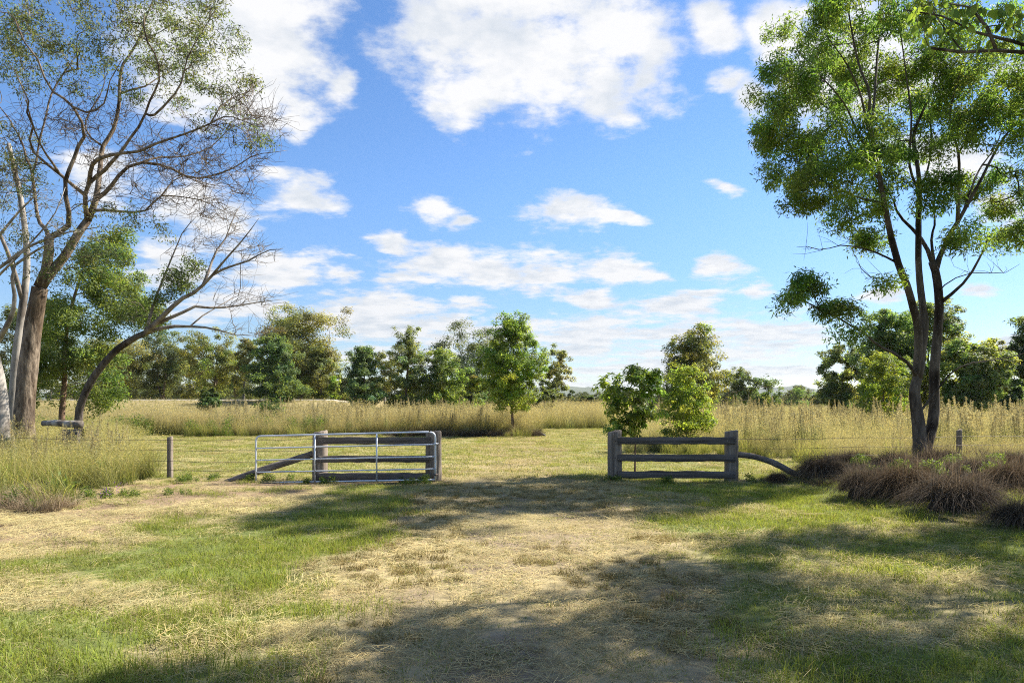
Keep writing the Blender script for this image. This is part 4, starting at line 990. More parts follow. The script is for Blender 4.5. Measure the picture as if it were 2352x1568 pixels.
# ---- the tree out of frame on the right whose leafy branch hangs into the corner
def build_overhang():
    r = np.random.default_rng(41); D = 8.0; s = Skel()
    base = np.array([13.2, 9.4, 0.0]); base[2] = height(base[0], base[1]) - .1
    s.limb([base, (13.0, 9.3, 2), (12.6, 9.0, 4.2), (12.2, 8.9, 6.4)], .24, .15, None, .3)
    s.limb([(12.6, 9.0, 4.4), (10.6, 8.6, 5.2), (8.2, 8.2, 5.7), P3(2460, 130, D), P3(2352, 121, D), P3(2306, 115, D), P3(2224, 121, D), P3(2139, 111, D)], .075, .015)
    s.limb([P3(2470, 128, D), P3(2352, 108, D), P3(2317, 92, D), P3(2271, 85, D), P3(2212, 62, D), P3(2169, 39, D), P3(2110, 26, D), P3(2077, 23, D)], .03, .006)
    s.limb([P3(2262, 117, D), P3(2255, 88, D), P3(2271, 59, D), P3(2258, 36, D), P3(2225, 16, D), P3(2160, 5, D)], .028, .006)
    s.limb([P3(2185, 114, D), P3(2182, 85, D), P3(2159, 49, D), P3(2133, 13, D), P3(2120, -20, D)], .012, .005)
    inframe = list(range(len(s.paths)))
    s.limb([(12.2, 8.9, 6.2), (11, 9.5, 7.6), (9.2, 10.2, 9), (7.9, 9.4, 9.0)], .11, .03)
    s.limb([(12.2, 8.9, 6.4), (12.4, 11, 8), (12, 13, 8.8)], .1, .03); s.limb([(12.3, 8.9, 6), (12.5, 7, 7.6), (11.5, 5, 8.6)], .1, .03); s.limb([(12.2, 8.9, 6.4), (12, 8.8, 8.5), (11.6, 8.5, 10.5)], .1, .03)
    s.limb([(9.2, 10.2, 8.8), (8.0, 9.0, 9.0), (6.9, 8.3, 9.0)], .04, .015)
    cl = [(11.2, 12.3, 8.2, 1.0), (9.4, 10.7, 8.2, 1.0), (7.7, 9.0, 8.3, .9), (13, 12.2, 8, 1.1), (14.6, 11.8, 7.4, 1.2), (11, 10.2, 9.2, 1.2), (12.8, 10.2, 8, 1.2), (9.5, 8.9, 9.1, 1.1), (14.2, 9.6, 7.4, 1.2), (11, 8.4, 8.7, 1.2), (12.7, 7.4, 8, 1.2), (9.2, 7.3, 9.3, 1.0), (6.7, 8.2, 9.0, .8), (15.6, 13.5, 7, 1.2), (15.5, 10, 8, 1.2), (10.6, 6.6, 8.4, 1.0)]
    cl = [(a + .45, b - .2, c, d) for a, b, c, d in cl]
    _ = [(8, 10.5, 9.3, 1.5), (10.4, 12.4, 9.0, 1.4), (12.5, 13.6, 8.2, 1.5), (9, 7.5, 8.4, 1.4), (11, 9, 10.2, 1.6), (13, 10.4, 8.6, 1.4), (12.2, 6.4, 7.6, 1.4), (7.4, 8.4, 9.0, 1.2), (5.9, 8.1, 9.0, 1.0), (14.4, 11.4, 7.4, 1.4), (10.2, 5, 8.6, 1.4), (8.2, 6.4, 9.4, 1.2), (13.8, 8.2, 8.6, 1.4), (10, 10.4, 9.6, 1.3), (6.8, 6.6, 9.3, 1.0), (11.6, 11, 8.5, 1.3)]
    pts = np.concatenate([np.array(c[:3]) + c[3] * (lambda d: d / np.linalg.norm(d, axis=1)[:, None] * r.uniform(.3, 1, (len(d), 1)))(r.normal(0, 1, (26, 3))) for c in cl])
    dist = np.array([np.linalg.norm(s.p[:s.n] - p, axis=1).min() for p in pts])
    s.ok[:] = True
    for i in np.argsort(dist): s.attach(pts[i], r, .15, .35, .4, minz=6.3)
    # twigs near the camera that carry the separate leaves
    c2 = [(2095, 22, 30, 18, 16), (2128, 55, 26, 28, 16), (2165, 70, 30, 24, 10), (2140, 95, 14, 16, 5), (2200, 95, 22, 14, 6), (2240, 20, 36, 18, 12), (2290, 20, 40, 16, 16), (2300, 60, 36, 20, 14), (2335, 40, 24, 26, 12), (2265, 100, 20, 12, 5), (2225, 45, 26, 18, 10), (2345, 90, 16, 16, 5), (2190, 20, 30, 14, 10), (2150, 15, 26, 14, 8)]
    lp = []
    for (u, v, ru, rv, k) in c2:
        for _ in range(k): lp.append(P3(u + r.normal(0, ru * .55), v + r.normal(0, rv * .55), D + r.normal(0, .18)))
    lp = np.array(lp)
    for i in np.argsort([np.linalg.norm(s.p[:s.n] - p, axis=1).min() for p in lp]): s.attach(lp[i], r, .12, .08, .05)
    s.finish(.0028, .42)
    tr, br, cr = Acc(), Acc(), Acc(); s.tubes(br, tr, (0,), .1)
    n = len(pts); sprays(cr, None, pts, r, 95, .5, .15, .07, np.array([.075, .115, .03])[None] * r.uniform(.75, 1.25, (n, 1)), .6, .2, .7, 0)
    t = finish_tree('overhanging_tree', 'broad leaved branch hanging into the upper right corner close to the camera', base, [('trunk', tr, M_DARK, True), ('branches', br, M_DARK, True), ('crown', cr, M_LEAF, False)])
    # broad folded leaf with a midrib crease
    meshes = []
    for q in range(4):
        a = Acc(); xs = np.array([0, .12, .35, .62, .85, 1.0]); wd = np.array([.03, .2, .31, .25, .11, .005]) * (1 + .12 * q / 3)
        V = []; bend = .10 + .08 * q
        for xx, w in zip(xs, wd):
            zz = -bend * xx ** 2
            V += [(xx, -w, zz + w * .35), (xx, 0, zz), (xx, w, zz + w * .35)]
        f = []
        for i in range(5): f += [[3 * i, 3 * i + 1, 3 * i + 4, 3 * i + 3], [3 * i + 1, 3 * i + 2, 3 * i + 5, 3 * i + 4]]
        a.add(np.array(V), f, np.array([(.10, .16, .034), (.13, .19, .038), (.085, .145, .034), (.15, .20, .042)][q])); meshes.append(a.mesh('leaf', M_BIGLEAF, True))
    for i, p in enumerate(lp):
        o = bpy.data.objects.new('leaf', meshes[i % 4]); C.objects.link(o); o.parent = t
        o.location = Vector(p) - Vector(base); sc = r.uniform(.075, .125); o.scale = (sc, sc, sc)
        o.rotation_euler = (r.normal(0, .7), r.uniform(.3, 1.4), r.uniform(0, 6.28))


build_overhang()


# ---- young trees in the paddock and the trees behind
def envelope_tips(r, n, base, Hh, W, cb, prof, lean=0.0, squeeze=1.0):
    t = r.uniform(0, 1, n); t = cb + (1 - cb) * t
    q = np.interp((t - cb) / (1 - cb), *prof); a = r.uniform(0, 2 * np.pi, n); rr = W * .5 * q * r.uniform(.12, 1, n) ** .45
    return np.stack([base[0] + rr * np.cos(a) + lean * t * Hh, base[1] + rr * np.sin(a) * squeeze, base[2] + t * Hh], -1)


PROF = {'oval': ([0, .15, .45, .75, 1], [.45, .85, 1, .7, .12]), 'cone': ([0, .2, .5, .8, 1], [.75, 1, .8, .45, .08]), 'umbrella': ([0, .3, .65, .88, 1], [.35, .65, 1, .85, .3]), 'open': ([0, .25, .5, .8, 1], [.5, .8, 1, .9, .35]),
        'bush': ([0, .2, .6, .9, 1], [.8, 1, .95, .6, .2]), 'column': ([0, .2, .7, 1], [.6, 1, .75, .15])}


def far_tree(name, label, u, Y, vtop, wpx, shape='open', cb=.25, col=(.07, .09, .035), bark=M_GUM, clumps=26, cl_r=None, nleaf=200, llen=.28, lwid=.11, lean=0., seed=0, stems=1, group=None, trunk_r=None, droop=.3, sub=4, vbase=None, dens=2.0, flat=.7):
    r = np.random.default_rng(500 + seed); x = (u - CU) / F * Y; base = np.array([x, Y, float(height(x, Y)) - .1])
    Hh = H + (CV - vtop) / F * Y - base[2]; W = wpx / F * Y
    prof = PROF[shape]; cr_ = cl_r if cl_r else W * .155
    Ha, Wa = Hh - cr_ * .6, max(W - cr_ * 1.4, W * .5)
    s = Skel(6000); tr_r = trunk_r or .018 * Hh + .02
    for k in range(stems):
        a = r.uniform(0, 6.28); sp = 0 if stems == 1 else W * .12
        top = base + np.array([lean * Ha + sp * math.cos(a), sp * math.sin(a), Ha * (.84 if shape in ('cone', 'column', 'oval') else .66)])
        mid = base + (top - base) * .5 + np.array([r.normal(0, .025 * Hh), r.normal(0, .025 * Hh), 0])
        s.limb([base, base + (mid - base) * .5 + np.array([r.normal(0, .01 * Hh), 0, 0]), mid, top], tr_r, tr_r * .22, parent=None if k == 0 else 0, step=Hh / 14)
    tips = envelope_tips(r, int(clumps * 1.45), base, Ha, Wa, cb, prof, lean)
    for i in np.argsort(tips[:, 2]): s.attach(tips[i], r, .12, Hh / 16, .8, minz=base[2] + cb * Hh * .45)
    s.finish(.010 * Hh / 8, .45)
    tr, cr = Acc(), Acc(); s.tubes(tr, None, (), .06)
    n = len(tips); c = np.asarray(col)[None] * r.uniform(.72, 1.3, (n, 1)) * np.stack([r.normal(1.03, .1, n), np.ones(n), r.normal(1, .12, n)], -1)
    # each branch end carries a few smaller sprays so the outline stays ragged
    sub_ends = np.repeat(tips, sub, 0) + r.normal(0, 1, (n * sub, 3)) * cr_ * np.array([.85, .85, .55]); cc = np.repeat(c, sub, 0) * r.uniform(.85, 1.15, (n * sub, 1))
    sprays(cr, None, sub_ends, r, nleaf * dens / sub, cr_ * .62, llen, lwid, cc, droop, .2, flat, 0, 1.0, base + np.array([0, 0, Hh * .5]))
    return finish_tree(name, label, base, [('trunk', tr, bark, True), ('crown', cr, M_LEAF, False)], group)


OLIVE, GREEN, BLUE, DARK, BRIGHT, YEL = (.15, .165, .062), (.135, .185, .056), (.112, .165, .074), (.10, .125, .06), (.155, .22, .05), (.16, .17, .045)


def build_trees():
    # left row on the bank
    far_tree('gum_tree', 'shadowy olive tree behind the reddish trunk at far left', 60, 70, 700, 170, 'open', .1, DARK, clumps=30, nleaf=240, seed=1)
    far_tree('gum_tree', 'grey green tree between the big gum and the leaning trunk', 250, 84, 770, 190, 'open', .08, OLIVE, clumps=34, nleaf=240, seed=2)
    far_tree('gum_tree', 'dark spreading tree on the bank just right of the leaning trunk', 375, 88, 762, 130, 'umbrella', .12, DARK, clumps=30, nleaf=230, seed=3, stems=2)
    far_tree('gum_tree', 'yellow green crowned tree on the bank above the small round sapling', 490, 86, 757, 125, 'open', .15, (.145, .17, .055), clumps=28, nleaf=220, seed=4, stems=2)
    far_tree('gum_tree', 'thin olive tree with pale slanting trunk left of the tallest gum', 560, 84, 778, 84, 'oval', .2, OLIVE, M_PALE, clumps=18, nleaf=170, seed=5, lean=.12)
    far_tree('gum_tree', 'tallest gum of the row with pale branching trunk and rounded crown', 690, 82, 712, 200, 'umbrella', .16, (.14, .155, .06), M_PALE, clumps=56, nleaf=320, seed=6, stems=3, trunk_r=.26)
    far_tree('young_tree', 'dark green tree standing in front of the tallest gum', 632, 70, 772, 120, 'oval', .06, (.095, .145, .058), clumps=34, nleaf=230, seed=7)
    far_tree('gum_tree', 'low olive tree on the right flank of the tallest gum', 738, 80, 800, 90, 'oval', .1, (.135, .155, .055), clumps=22, nleaf=200, seed=8)
    far_tree('shrub', 'small bright green shrub at the right foot of the tallest gum', 766, 76, 866, 34, 'cone', .02, BRIGHT, clumps=10, nleaf=110, seed=9)
    far_tree('shrub', 'dark round shrub left of the blue green sapling', 806, 78, 866, 70, 'bush', .02, DARK, clumps=14, nleaf=160, seed=10)
    far_tree('sapling', 'small round sapling alone in the grass below the bank', 478, 47, 885, 62, 'oval', .18, (.068, .108, .042), clumps=16, nleaf=120, llen=.17, lwid=.07, seed=11)
    far_tree('sapling', 'leafy green weed bush behind the green weeds left of the gate', 625, 40, 915, 100, 'bush', .05, (.07, .11, .035), clumps=14, nleaf=90, llen=.15, lwid=.05, seed=12, trunk_r=.03)
    far_tree('gum_tree', 'dark hidden tree of the back row filling the gap right of the reddish trunk', 310, 97, 792, 150, 'bush', .03, DARK, clumps=26, nleaf=210, seed=51)
    far_tree('gum_tree', 'grey green back row tree between the dark spreading tree and the yellow green one', 436, 98, 790, 110, 'open', .05, OLIVE, M_PALE, clumps=24, nleaf=200, seed=52)
    far_tree('gum_tree', 'back row tree filling the gap behind the thin olive tree', 540, 97, 800, 120, 'bush', .03, DARK, clumps=24, nleaf=200, seed=53)
    far_tree('gum_tree', 'dusky back row tree seen beneath the crown of the tallest gum', 716, 96, 830, 130, 'bush', .02, DARK, clumps=24, nleaf=200, seed=54)
    # centre
    far_tree('young_tree', 'blue green young tree with a bare foot left of centre', 836, 56, 800, 100, 'oval', .16, BLUE, M_BROWN, clumps=34, nleaf=200, llen=.22, lwid=.085, seed=13)
    far_tree('gum_tree', 'thin olive gum behind the blue green young tree', 884, 82, 796, 80, 'open', .3, OLIVE, M_PALE, clumps=16, nleaf=150, seed=14)
    far_tree('young_tree', 'tall narrow pale green tree with pointed top', 942, 58, 757, 104, 'column', .1, (.14, .175, .075), M_BROWN, clumps=40, nleaf=190, llen=.22, lwid=.075, seed=15)
    far_tree('young_tree', 'rounded mid green tree with a thin dark trunk', 1018, 58, 806, 120, 'cone', .14, (.13, .18, .058), M_DARK, clumps=38, nleaf=200, llen=.22, lwid=.085, seed=16)
    far_tree('gum_tree', 'dark wide crowned tree behind the tall central sapling', 1080, 80, 748, 190, 'umbrella', .1, (.085, .112, .06), M_GUM, clumps=44, nleaf=230, seed=17, stems=2)
    far_tree('shrub', 'yellow green shrub left of the central sapling', 1090, 62, 862, 60, 'bush', .02, GREEN, clumps=14, nleaf=140, llen=.22, lwid=.085, seed=18)
    far_tree('gum_tree', 'spindly gum leaning out right of the central sapling', 1262, 74, 797, 84, 'open', .4, OLIVE, M_GUM, clumps=15, nleaf=130, seed=19, lean=.12)
    far_tree('sapling', 'tall bright green sapling in the middle on the edge of the golden grass', 1180, 36, 722, 150, 'oval', .27, (.145, .21, .045), M_BROWN, clumps=74, nleaf=190, llen=.15, lwid=.05, seed=20, droop=.7, trunk_r=.085, sub=5, cl_r=.42)
    far_tree('shrub', 'low bush at the right foot of the central sapling', 1250, 60, 880, 70, 'bush', .02, (.078, .105, .036), clumps=12, nleaf=140, seed=21)
    for k, (u, vt, w, lab) in enumerate([(1312, 897, 36, 'small round green tree just right of the central sapling in the distance'), (1338, 900, 30, 'paler small tree, right one of the distant pair'), (1360, 899, 18, 'tiny lone tree in the gap left of the leafy young tree')]):
        far_tree('small_tree', lab, u, 95, vt, w, 'bush', .1, (.06, .09, .036), clumps=10, nleaf=90, seed=22 + k, group='small trees in the gap')
    # right of the gateway
    far_tree('sapling', 'drooping leafy young tree just behind the right hand rail fence', 1458, 16.4, 843, 168, 'umbrella', .42, (.135, .20, .05), M_BROWN, clumps=38, nleaf=46, llen=.15, lwid=.045, seed=26, droop=1.1, trunk_r=.033, sub=3, cl_r=.17)
    far_tree('sapling', 'round sapling with yellow tipped top behind the right hand rail fence', 1580, 25, 836, 134, 'oval', .06, (.17, .225, .05), M_BROWN, clumps=50, nleaf=100, llen=.11, lwid=.042, seed=27, droop=.5, trunk_r=.04, sub=4, cl_r=.32)
    far_tree('gum_tree', 'pointed olive gum rising behind the yellow tipped sapling', 1592, 66, 751, 160, 'cone', .22, (.15, .165, .052), M_GUM, clumps=46, nleaf=220, seed=28)
    far_tree('gum_tree', 'open crowned gum left of the darker round tree in the right distance', 1706, 90, 847, 78, 'umbrella', .35, (.105, .14, .055), M_PALE, clumps=22, nleaf=130, seed=29)
    far_tree('gum_tree', 'dark round tree in the right distance', 1760, 88, 865, 84, 'bush', .1, (.09, .13, .05), clumps=24, nleaf=150, seed=30)
    far_tree('small_tree', 'bluish low tree far off left of the tree clump', 1836, 130, 892, 60, 'bush', .05, BLUE, clumps=14, nleaf=100, seed=31, llen=.3, lwid=.1)
    far_tree('small_tree', 'dark low tree far off touching the tree clump', 1878, 120, 884, 44, 'umbrella', .1, DARK, clumps=12, nleaf=100, seed=32, llen=.3, lwid=.1)
    far_tree('gum_tree', 'layered dark tree at the left side of the right clump', 1935, 62, 785, 112, 'open', .12, (.13, .165, .07), M_GUM, clumps=34, nleaf=220, seed=33)
    far_tree('gum_tree', 'rounded green tree in the middle of the right clump', 2040, 54, 712, 150, 'oval', .1, (.14, .20, .068), M_GUM, clumps=52, nleaf=220, seed=34)
    far_tree('sapling', 'bright yellow green round sapling left of the forked trunk', 2032, 36, 806, 124, 'bush', .02, (.15, .195, .042), M_BROWN, clumps=64, nleaf=150, llen=.14, lwid=.048, seed=35, cl_r=.42, sub=4)
    far_tree('gum_tree', 'tall tree directly behind the forked trunk', 2135, 56, 686, 150, 'open', .2, (.15, .195, .065), M_GUM, clumps=46, nleaf=210, seed=36)
    far_tree('gum_tree', 'spreading many stemmed tree right of the forked trunk', 2225, 50, 778, 150, 'umbrella', .3, (.155, .205, .07), M_BROWN, clumps=44, nleaf=200, seed=37, stems=3)
    far_tree('gum_tree', 'slim tree with reddish trunk and orange tipped crown near the right edge', 2290, 58, 784, 90, 'umbrella', .35, (.15, .165, .05), M_BROWN, clumps=26, nleaf=180, seed=38, stems=2)
    far_tree('gum_tree', 'dark tall tree cut by the right edge of the frame', 2372, 52, 724, 110, 'column', .12, (.11, .155, .07), M_GUM, clumps=40, nleaf=200, seed=39)
    far_tree('shrub', 'round green shrub low at the right edge', 2330, 48, 892, 60, 'bush', .05, (.11, .165, .065), clumps=14, nleaf=120, seed=40)
    # a dead grey tree
    r = np.random.default_rng(77); Y = 70; x = (1668 - CU) / F * Y; base = np.array([x, Y, 0.0]); s = Skel()
    s.limb([base, base + (0, 0, 1.4), base + (.2, 0, 2.4)], .09, .04)
    tips = base + np.array([0, 0, 2.6]) + r.normal(0, 1, (46, 3)) * np.array([1.3, .8, .7])
    for p in tips: s.attach(p, r, .15, .25, .5, minz=.8)
    s.finish(.016, .4); a = Acc(); s.tubes(a)
    finish_tree('dead_tree', 'small leafless grey tree right of the yellow tipped sapling', base, [('trunk', a, M_GUM, True)])


build_trees()


def build_haze():
    me = bpy.data.meshes.new('haze'); x, y0, y1, z0, z1 = 5300.0, -120.0, 6300.0, -4.0, 84.0
    v = [(a, b, c) for c in (z0, z1) for b in (y0, y1) for a in (-x, x)]
    me.from_pydata(v, [], [(0, 2, 3, 1), (4, 5, 7, 6), (0, 1, 5, 4), (2, 6, 7, 3), (0, 4, 6, 2), (1, 3, 7, 5)])
    m, nt, N, L = mat_new('haze'); pv = N('ShaderNodeVolumePrincipled'); pv.inputs['Density'].default_value = 0.00007
    pv.inputs['Color'].default_value = (.80, .88, 1.0, 1); pv.inputs['Anisotropy'].default_value = 0.2
    out = N('ShaderNodeOutputMaterial'); L(pv.outputs[0], out.inputs['Volume']); me.materials.append(m)
    link('haze', me, kind='stuff')


build_haze()


def build_far_woods():
    ms = []
    for q in range(4):
        r = np.random.default_rng(900 + q); a = Acc(); n = 26
        tips = envelope_tips(r, n, np.zeros(3), 8, 8, .15, PROF[['open', 'umbrella', 'oval', 'bush'][q]])
        c = np.array([.062, .076, .04])[None] * r.uniform(.7, 1.3, (n, 1)); sprays(a, None, tips, r, 60, 1.2, .75, .34, c, .2, .2, .7, 0)
        tube(a, [(0, 0, -.3), (.1, 0, 2.5), (0, 0, 5.5)], [.2, .15, .06], 6, (.2, .17, .14)); ms.append(a.mesh('wood_%d' % q, M_LEAF))
    r = np.random.default_rng(91); n = 900
    y = 170 + 900 * r.uniform(0, 1, n) ** 1.6; x = r.uniform(-.95, .95, n) * y
    s = r.uniform(.55, 1.05, n) * np.where(y < 260, .72, 1)
    u = CU + F * x / y; k = ~((y < 300) & (u > 1270) & (u < 1420)) | (s < .6)
    x, y, s = x[k], y[k], s[k]
    scatter('far_woodland', ms, np.stack([x, y, height(x, y)], -1), r.uniform(0, 6.28, len(x)), s, r.integers(0, 4, len(x)), 0.0, 3)


build_far_woods()

# ------------------------------------------------------------------ dry tussocks on the right
def build_tussocks():
    ms = []
    for q in range(5):
        r = np.random.default_rng(60 + q); a = Acc(); R = .62
        def base(n, k):
            an = r.uniform(0, 6.28, n); rr = R * k * np.sqrt(r.uniform(0, 1, n))
            b = np.stack([rr * np.cos(an), rr * np.sin(an), .34 * np.sqrt(np.clip(1 - (rr / (R * .9)) ** 2, 0, 1)) * r.uniform(.45, 1, n)], -1)
            od = b[:, :2] / (np.linalg.norm(b[:, :2], axis=1)[:, None] + .05); return b, np.concatenate([od, np.zeros((n, 1))], 1)
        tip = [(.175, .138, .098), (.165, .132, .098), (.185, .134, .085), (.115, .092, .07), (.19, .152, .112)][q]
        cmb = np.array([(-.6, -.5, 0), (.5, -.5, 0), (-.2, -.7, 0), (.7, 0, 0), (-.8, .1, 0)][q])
        b, od = base(2300, .85); blades(a, 2300, r, 0, .16, .50, .0065, 1.1, (.03, .023, .016), tip, .38, 3, od * 1.2 + cmb * .5, base=b, sag=1.15)  # near-black roots paint the shade of the gaps into the colour
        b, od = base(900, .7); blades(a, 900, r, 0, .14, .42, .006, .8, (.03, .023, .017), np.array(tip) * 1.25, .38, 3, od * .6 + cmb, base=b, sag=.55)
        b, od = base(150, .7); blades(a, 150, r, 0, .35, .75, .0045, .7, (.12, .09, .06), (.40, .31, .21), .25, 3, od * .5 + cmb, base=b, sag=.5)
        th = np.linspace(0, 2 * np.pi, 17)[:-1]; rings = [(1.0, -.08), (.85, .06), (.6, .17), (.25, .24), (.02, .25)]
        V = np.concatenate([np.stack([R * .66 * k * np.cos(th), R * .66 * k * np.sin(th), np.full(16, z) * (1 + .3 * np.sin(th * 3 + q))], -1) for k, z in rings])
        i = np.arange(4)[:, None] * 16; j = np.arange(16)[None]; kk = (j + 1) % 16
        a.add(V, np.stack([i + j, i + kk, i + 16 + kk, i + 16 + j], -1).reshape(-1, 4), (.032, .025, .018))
        ms.append(a.mesh('tussock', M_DRY))
    T = [(1785, 1106, .45, 2, 'small reddish tussock of dead grass beneath the end of the curved brace log'),
         (1890, 1108, .95, 0, 'dark tussock of dead grass where the curved brace log ends'),
         (1990, 1150, .95, 1, 'combed brown tussock at the front, nearest the mown grass in the middle of the heap'),
         (1965, 1072, 1.0, 3, 'black brown tussock at the back of the heap, left of the forked trunk'),
         (2085, 1160, 1.05, 2, 'rounded brown tussock at the front between the combed one and the widest one'),
         (2060, 1088, 1.0, 4, 'shaggy tussock in the middle row straight below the forked trunk'),
         (2160, 1086, 1.05, 3, 'dark tussock in the middle row just right of the forked trunk'),
         (2195, 1188, 1.15, 1, 'widest front tussock with pale tips hanging over the mown grass'),
         (2165, 1125, .9, 0, 'half hidden tussock behind the widest front tussock'),
         (2255, 1120, 1.0, 4, 'grey brown tussock with green weeds growing in it'),
         (2320, 1150, 1.0, 2, 'tall rusty tussock against the right edge of the frame'),
         (2350, 1222, .75, 0, 'small arched tussock nearest the camera, cut by the right edge'),
         (2240, 1062, .9, 3, 'low tussock at the foot of the grey fence post in the tall grass'),
         (2325, 1085, .95, 1, 'pale tussock behind the rusty one at the right edge'),
         (1925, 1070, .8, 4, 'smaller dark tussock, leftmost of the back row'),
         (2110, 1062, .9, 0, 'tussock hugging the foot of the forked trunk')]
    r = np.random.default_rng(66)
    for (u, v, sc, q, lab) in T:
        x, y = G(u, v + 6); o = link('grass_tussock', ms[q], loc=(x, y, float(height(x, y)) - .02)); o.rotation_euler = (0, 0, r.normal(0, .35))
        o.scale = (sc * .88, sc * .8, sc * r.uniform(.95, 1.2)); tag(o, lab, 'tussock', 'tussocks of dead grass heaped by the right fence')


build_tussocks()


def build_tussock_litter():
    r = np.random.default_rng(67); x, y = jitter_grid(5.6, 15, 9.2, 17.5, .3, r)
    k = (x > 5.9 + .42 * np.abs(y - 14.2) + edge_noise(x, y, .8, .6, 17)) & (y < 17.2) & (y > 10.2 - (x - 8) * .35)
    k &= r.uniform(0, 1, len(x)) < .55
    put('dead_grass_litter', dark_thatch, x[k], y[k], .45, .8, 18, .2, squash=.7)


build_tussock_litter()
_r = np.random.default_rng(68); _p = [G(*q) for q in ((1965, 1090), (2255, 1135), (2150, 1140), (2290, 1100), (2205, 1100), (2060, 1130), (2320, 1075))]
_p = np.repeat(np.array(_p), 4, 0) + _r.normal(0, .16, (28, 2))
put('tussock_weeds', low_weed, _p[:, 0], _p[:, 1], .35, .7, 19, .25, dz=.2)

# ------------------------------------------------------------------ fences, gate, posts, logs
FY = 15.25                                               # the fence line


def round_post(a, x, y, z0, z1, w, d, seed, top_slant=.02, sides=14):
    """an old split post: flattened round section, rough, slightly tapered and chipped at the top"""
    r = np.random.default_rng(seed); n = 12; zs = np.linspace(z0, z1, n); th = np.linspace(0, 2 * np.pi, sides + 1)[:-1]
    k = 1 + .05 * r.normal(0, 1, sides); V = []
    for i, z in enumerate(zs):
        kk = k * (1 + .012 * r.normal(0, 1, sides)); e = 1.0 - .05 * i / n + (.04 if i == 0 else 0)
        cx = np.sign(np.cos(th)) * np.abs(np.cos(th)) ** .7; cy = np.sign(np.sin(th)) * np.abs(np.sin(th)) ** .7
        zz = z + (top_slant * cx + r.normal(0, .006, sides) if i == n - 1 else 0)
        V.append(np.stack([x + w * .5 * cx * kk * e, y + d * .5 * cy * kk * e, zz * np.ones(sides)], -1))
    V.append(V[-1] * np.array([.85, 1, 1]) + np.array([x * .15, 0, .012])); c = V[-1].mean(0); V[-1][:, 1] = c[1] + (V[-1][:, 1] - c[1]) * .85
    V.append((V[-1] - c) * np.array([.02, .02, .2]) + c + np.array([0, 0, .004])); m = len(V); V = np.concatenate(V)
    i = np.arange(m - 1)[:, None] * sides; j = np.arange(sides)[None]; q = (j + 1) % sides
    a.add(V, np.stack([i + j, i + q, i + sides + q, i + sides + j], -1).reshape(-1, 4))


def rail_fence(label, uL, wL, uR, wR, rails, ra, rb, seed, vtop=992):
    X = lambda u: (u - CU) / F * FY; Zv = lambda v: H - (v - CV) / F * FY
    x0, x1 = X(uL), X(uR); t = thing('rail_fence', label, 'fence', (x0, FY, 0))
    for k, (u, w) in enumerate(((uL, wL), (uR, wR))):
        a = Acc(); w_ = w / F * FY; round_post(a, X(u) - x0, 0, -.15, Zv(vtop), w_, w_ * .9, seed + k); link('post', a.mesh('post', M_POST, False), t)
    for k, (va, vb) in enumerate(rails):
        a = Acc(); box_acc(a, X(ra) - x0, X(rb) - x0, -.165, -.115, Zv(vb), Zv(va), 14, .0042, .008, seed + 10 + k); link('rail', a.mesh('rail', M_TIMBER, False), t)
        b = Acc()
        for u in (uL, uR):                               # bolt heads where the rail meets the post
            bx = X(u) - x0; tube(b, [(bx, -.172, Zv((va + vb) / 2)), (bx, -.150, Zv((va + vb) / 2))], [.012, .012], 8)
        link('bolt', b.mesh('bolt', M_WIRE, False), t)
    return t


rail_fence('dark three rail timber fence panel behind the open metal gate, left of the gateway', 735, 33, 996, 37, [(1003, 1019), (1045, 1060), (1084, 1101)], 732, 992, 1)
rail_fence('dark three rail timber fence panel with a curved brace log, right of the gateway', 1411, 33, 1680, 30, [(1003, 1019), (1042, 1058), (1080, 1096)], 1417, 1684, 5, 991)


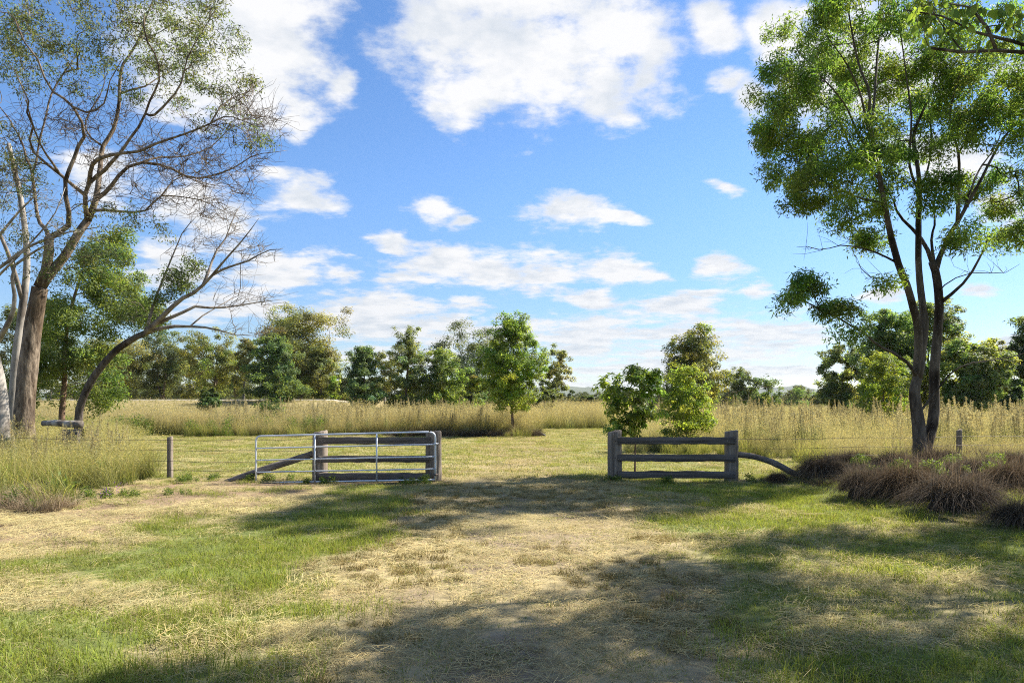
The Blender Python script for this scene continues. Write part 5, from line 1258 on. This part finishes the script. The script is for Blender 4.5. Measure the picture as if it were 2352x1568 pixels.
def build_gate():
    YG = FY - .36; X = lambda u: (u - CU) / F * YG; Z = lambda v: H - (v - CV) / F * YG
    t = thing('farm_gate', 'galvanised tubular steel farm gate swung open against the left rail fence', 'gate', (X(1000), YG, 0)); ox = X(1000)
    uL, uR = 588, 1000; top = lambda u: 1001 + (991.5 - 1001) * (u - uL) / (uR - uL); bot = lambda u: 1111 + (1104 - 1111) * (u - uL) / (uR - uL)
    pt = lambda u, v, dy=0: (X(u) - ox, dy, Z(v))
    a = Acc()
    def arc(c0, c1, c2, n=7): tt = np.linspace(0, 1, n)[:, None]; return (1 - tt) ** 2 * np.array(c0) + 2 * tt * (1 - tt) * np.array(c1) + tt ** 2 * np.array(c2)
    path = np.concatenate([[pt(uL, bot(uL) + 2)], arc(pt(uL, top(uL) + 13), pt(uL, top(uL)), pt(uL + 12, top(uL))), arc(pt(uR - 16, top(uR)), pt(uR, top(uR)), pt(uR, top(uR) + 16)), [pt(uR, bot(uR))]])
    seg = [path[0]]
    for p, q in zip(path[:-1], path[1:]):
        m = max(1, int(np.linalg.norm(q - p) / .25)); seg += [p + (q - p) * (i + 1) / m for i in range(m)]
    tube(a, seg, np.full(len(seg), .0215), 10); link('frame', a.mesh('frame', M_GALV, True), t)
    for fr in (.255, .505, .755, .975):
        a = Acc(); us = np.linspace(uL + 1.5, uR - 1.5, 18); sag = .25
        tube(a, [pt(u, top(u) + (bot(u) - top(u)) * fr + sag * math.sin(i * 1.7)) for i, u in enumerate(us)], np.full(18, .0165 if fr < .9 else .0195), 8); link('rail', a.mesh('rail', M_GALV, True), t)
    for u in (723.5, 865.5):
        a = Acc(); tube(a, [pt(u, top(u) + 1, -.019), pt(u, top(u) * .5 + bot(u) * .5, -.021), pt(u, bot(u) - 1, -.019)], [.019] * 3, 8); link('stay', a.mesh('stay', M_GALV, True), t)
    for v in (1019, 1090):
        a = Acc(); tube(a, [pt(uR - 4, v, -.01), pt(uR + 2, v, -.005), pt(uR + 4, v, .12), pt(uR + 4, v, .20)], [.012] * 4, 8)
        tube(a, [pt(uR, v - 2.2), pt(uR, v + 2.2)], [.029, .029], 10); link('hinge', a.mesh('hinge', M_WIRE if v > 1050 else M_GALV, True), t)


build_gate()


def log(name, label, pts, rad, mat, cat='log', seed=1, sides=12):
    a = Acc(); c = spline(np.asarray(pts, float), 16); b = c[0].copy(); rr = np.interp(np.linspace(0, 1, 16), np.linspace(0, 1, len(rad)), rad)
    tube(a, c - b, rr, sides, rough=.14, seed=seed); o = link(name, a.mesh(name, mat, True), loc=tuple(b)); tag(o, label, cat); return o


log('brace_log', 'straight split brace log leaning from the ground to the left rail fence post', [P3(718, 1042, FY), P3(650, 1064, FY - .1), P3(590, 1083, FY - .1), P3(516, 1108, FY - .1)], [.072, .08, .075, .06], M_LOG, 'brace', 3)
log('brace_log', 'curved bare brace log running down from the right rail fence post to the tussocks', [P3(1692, 1043, FY), P3(1730, 1048, FY - .05), P3(1780, 1064, FY - .1), P3(1840, 1096, FY - .2)], [.065, .062, .068, .06], M_LOG, 'brace', 4)
log('fallen_stick', 'pale broken stick lying on the ground right of the central sapling', [(*G(1252, 1003), .08), (*G(1240, 1001), .14), (*G(1222, 1001), .12)], [.05, .06, .04], M_PALE, 'stick', 9, 8)

# log lying on a weathered block beside the leaning trunk
D = 19.0
log('weathered_log', 'pale weathered log lying level on a grey block beside the leaning trunk', [P3(98, 972, D), P3(120, 971, D), P3(160, 973, D - .05), P3(188, 974, D - .05)], [.075, .09, .10, .105], M_PALE, 'log', 7, 14)
a = Acc(); x0 = P3(150, 1000, D); bw = 36 / F * D; zt = P3(150, 984, D)[2] - .02
box_acc(a, 0, bw, -.16, .16, -.1, zt, 6, .006, .02, 44); o = link('timber_block', a.mesh('timber_block', M_TIMBER, False), loc=(x0[0], D, 0)); tag(o, 'grey timber block standing upright under the pale weathered log', 'block')


def wire_fence(label, posts, wires, seed):
    t = thing('wire_fence', label, 'fence', (posts[0][0], posts[0][1], 0)); ox, oy = posts[0][:2]; r = np.random.default_rng(seed)
    for k, (x, y, h, w) in enumerate(posts):
        a = Acc(); round_post(a, x - ox, y - oy, -.15, h, w, w, seed + k, .02, 10); link('post', a.mesh('post', M_POST, False), t)
    for (p, q) in wires:
        a = Acc(); p = np.array(p) - (ox, oy, 0); q = np.array(q) - (ox, oy, 0); n = max(8, int(np.linalg.norm(q - p) / .25))
        c = p + (q - p) * np.linspace(0, 1, n)[:, None]; c[:, 2] -= .02 * np.sin(np.linspace(0, np.pi * 2, n)) ** 2 + r.normal(0, .002, n)
        tube(a, c, np.full(n, .0042), 4, cap=False)
        for b in range(1, n - 1):                        # barbs
            m = c[b]; tube(a, [m + (-.012, 0, .02), m + (.012, 0, -.02)], [.003, .003], 3, cap=False)
        link('wire', a.mesh('wire', M_WIRE, False), t)


px_ = P3(391, 1100, 15.6); pz = lambda v, Y=15.6: H - (v - CV) / F * Y
gx = (718 - CU) / F * FY
wire_fence('barbed wire fence with one thin grey post left of the open gate', [(px_[0], 15.6, pz(1004), .125)],
           [((-16.5, 17.6, pz(v, 15.6)), (px_[0], 15.53, pz(v))) for v in (1010, 1033, 1058, 1078)] + [((px_[0], 15.53, pz(v)), (gx, FY, pz(v + d))) for v, d in ((1010, -4), (1033, -1), (1058, 1), (1078, 0))], 70)
rx = (1694 - CU) / F * FY; q = P3(2203, 1000, 18.0)
wire_fence('wire fence with one grey post half hidden in the tall feathery grass', [(q[0], 18.0, H - (988 - CV) / F * 18.0, .13)],
           [((rx, FY, pz(v, FY)), (q[0], 17.9, H - (v2 - CV) / F * 17.9)) for v, v2 in ((1008, 1002), (1030, 1022), (1048, 1042))] + [((q[0], 17.9, H - (v2 - CV) / F * 17.9), (22, 20.5, H - (v2 - CV) / F * 17.9)) for v2 in (1002, 1022, 1042)], 80)
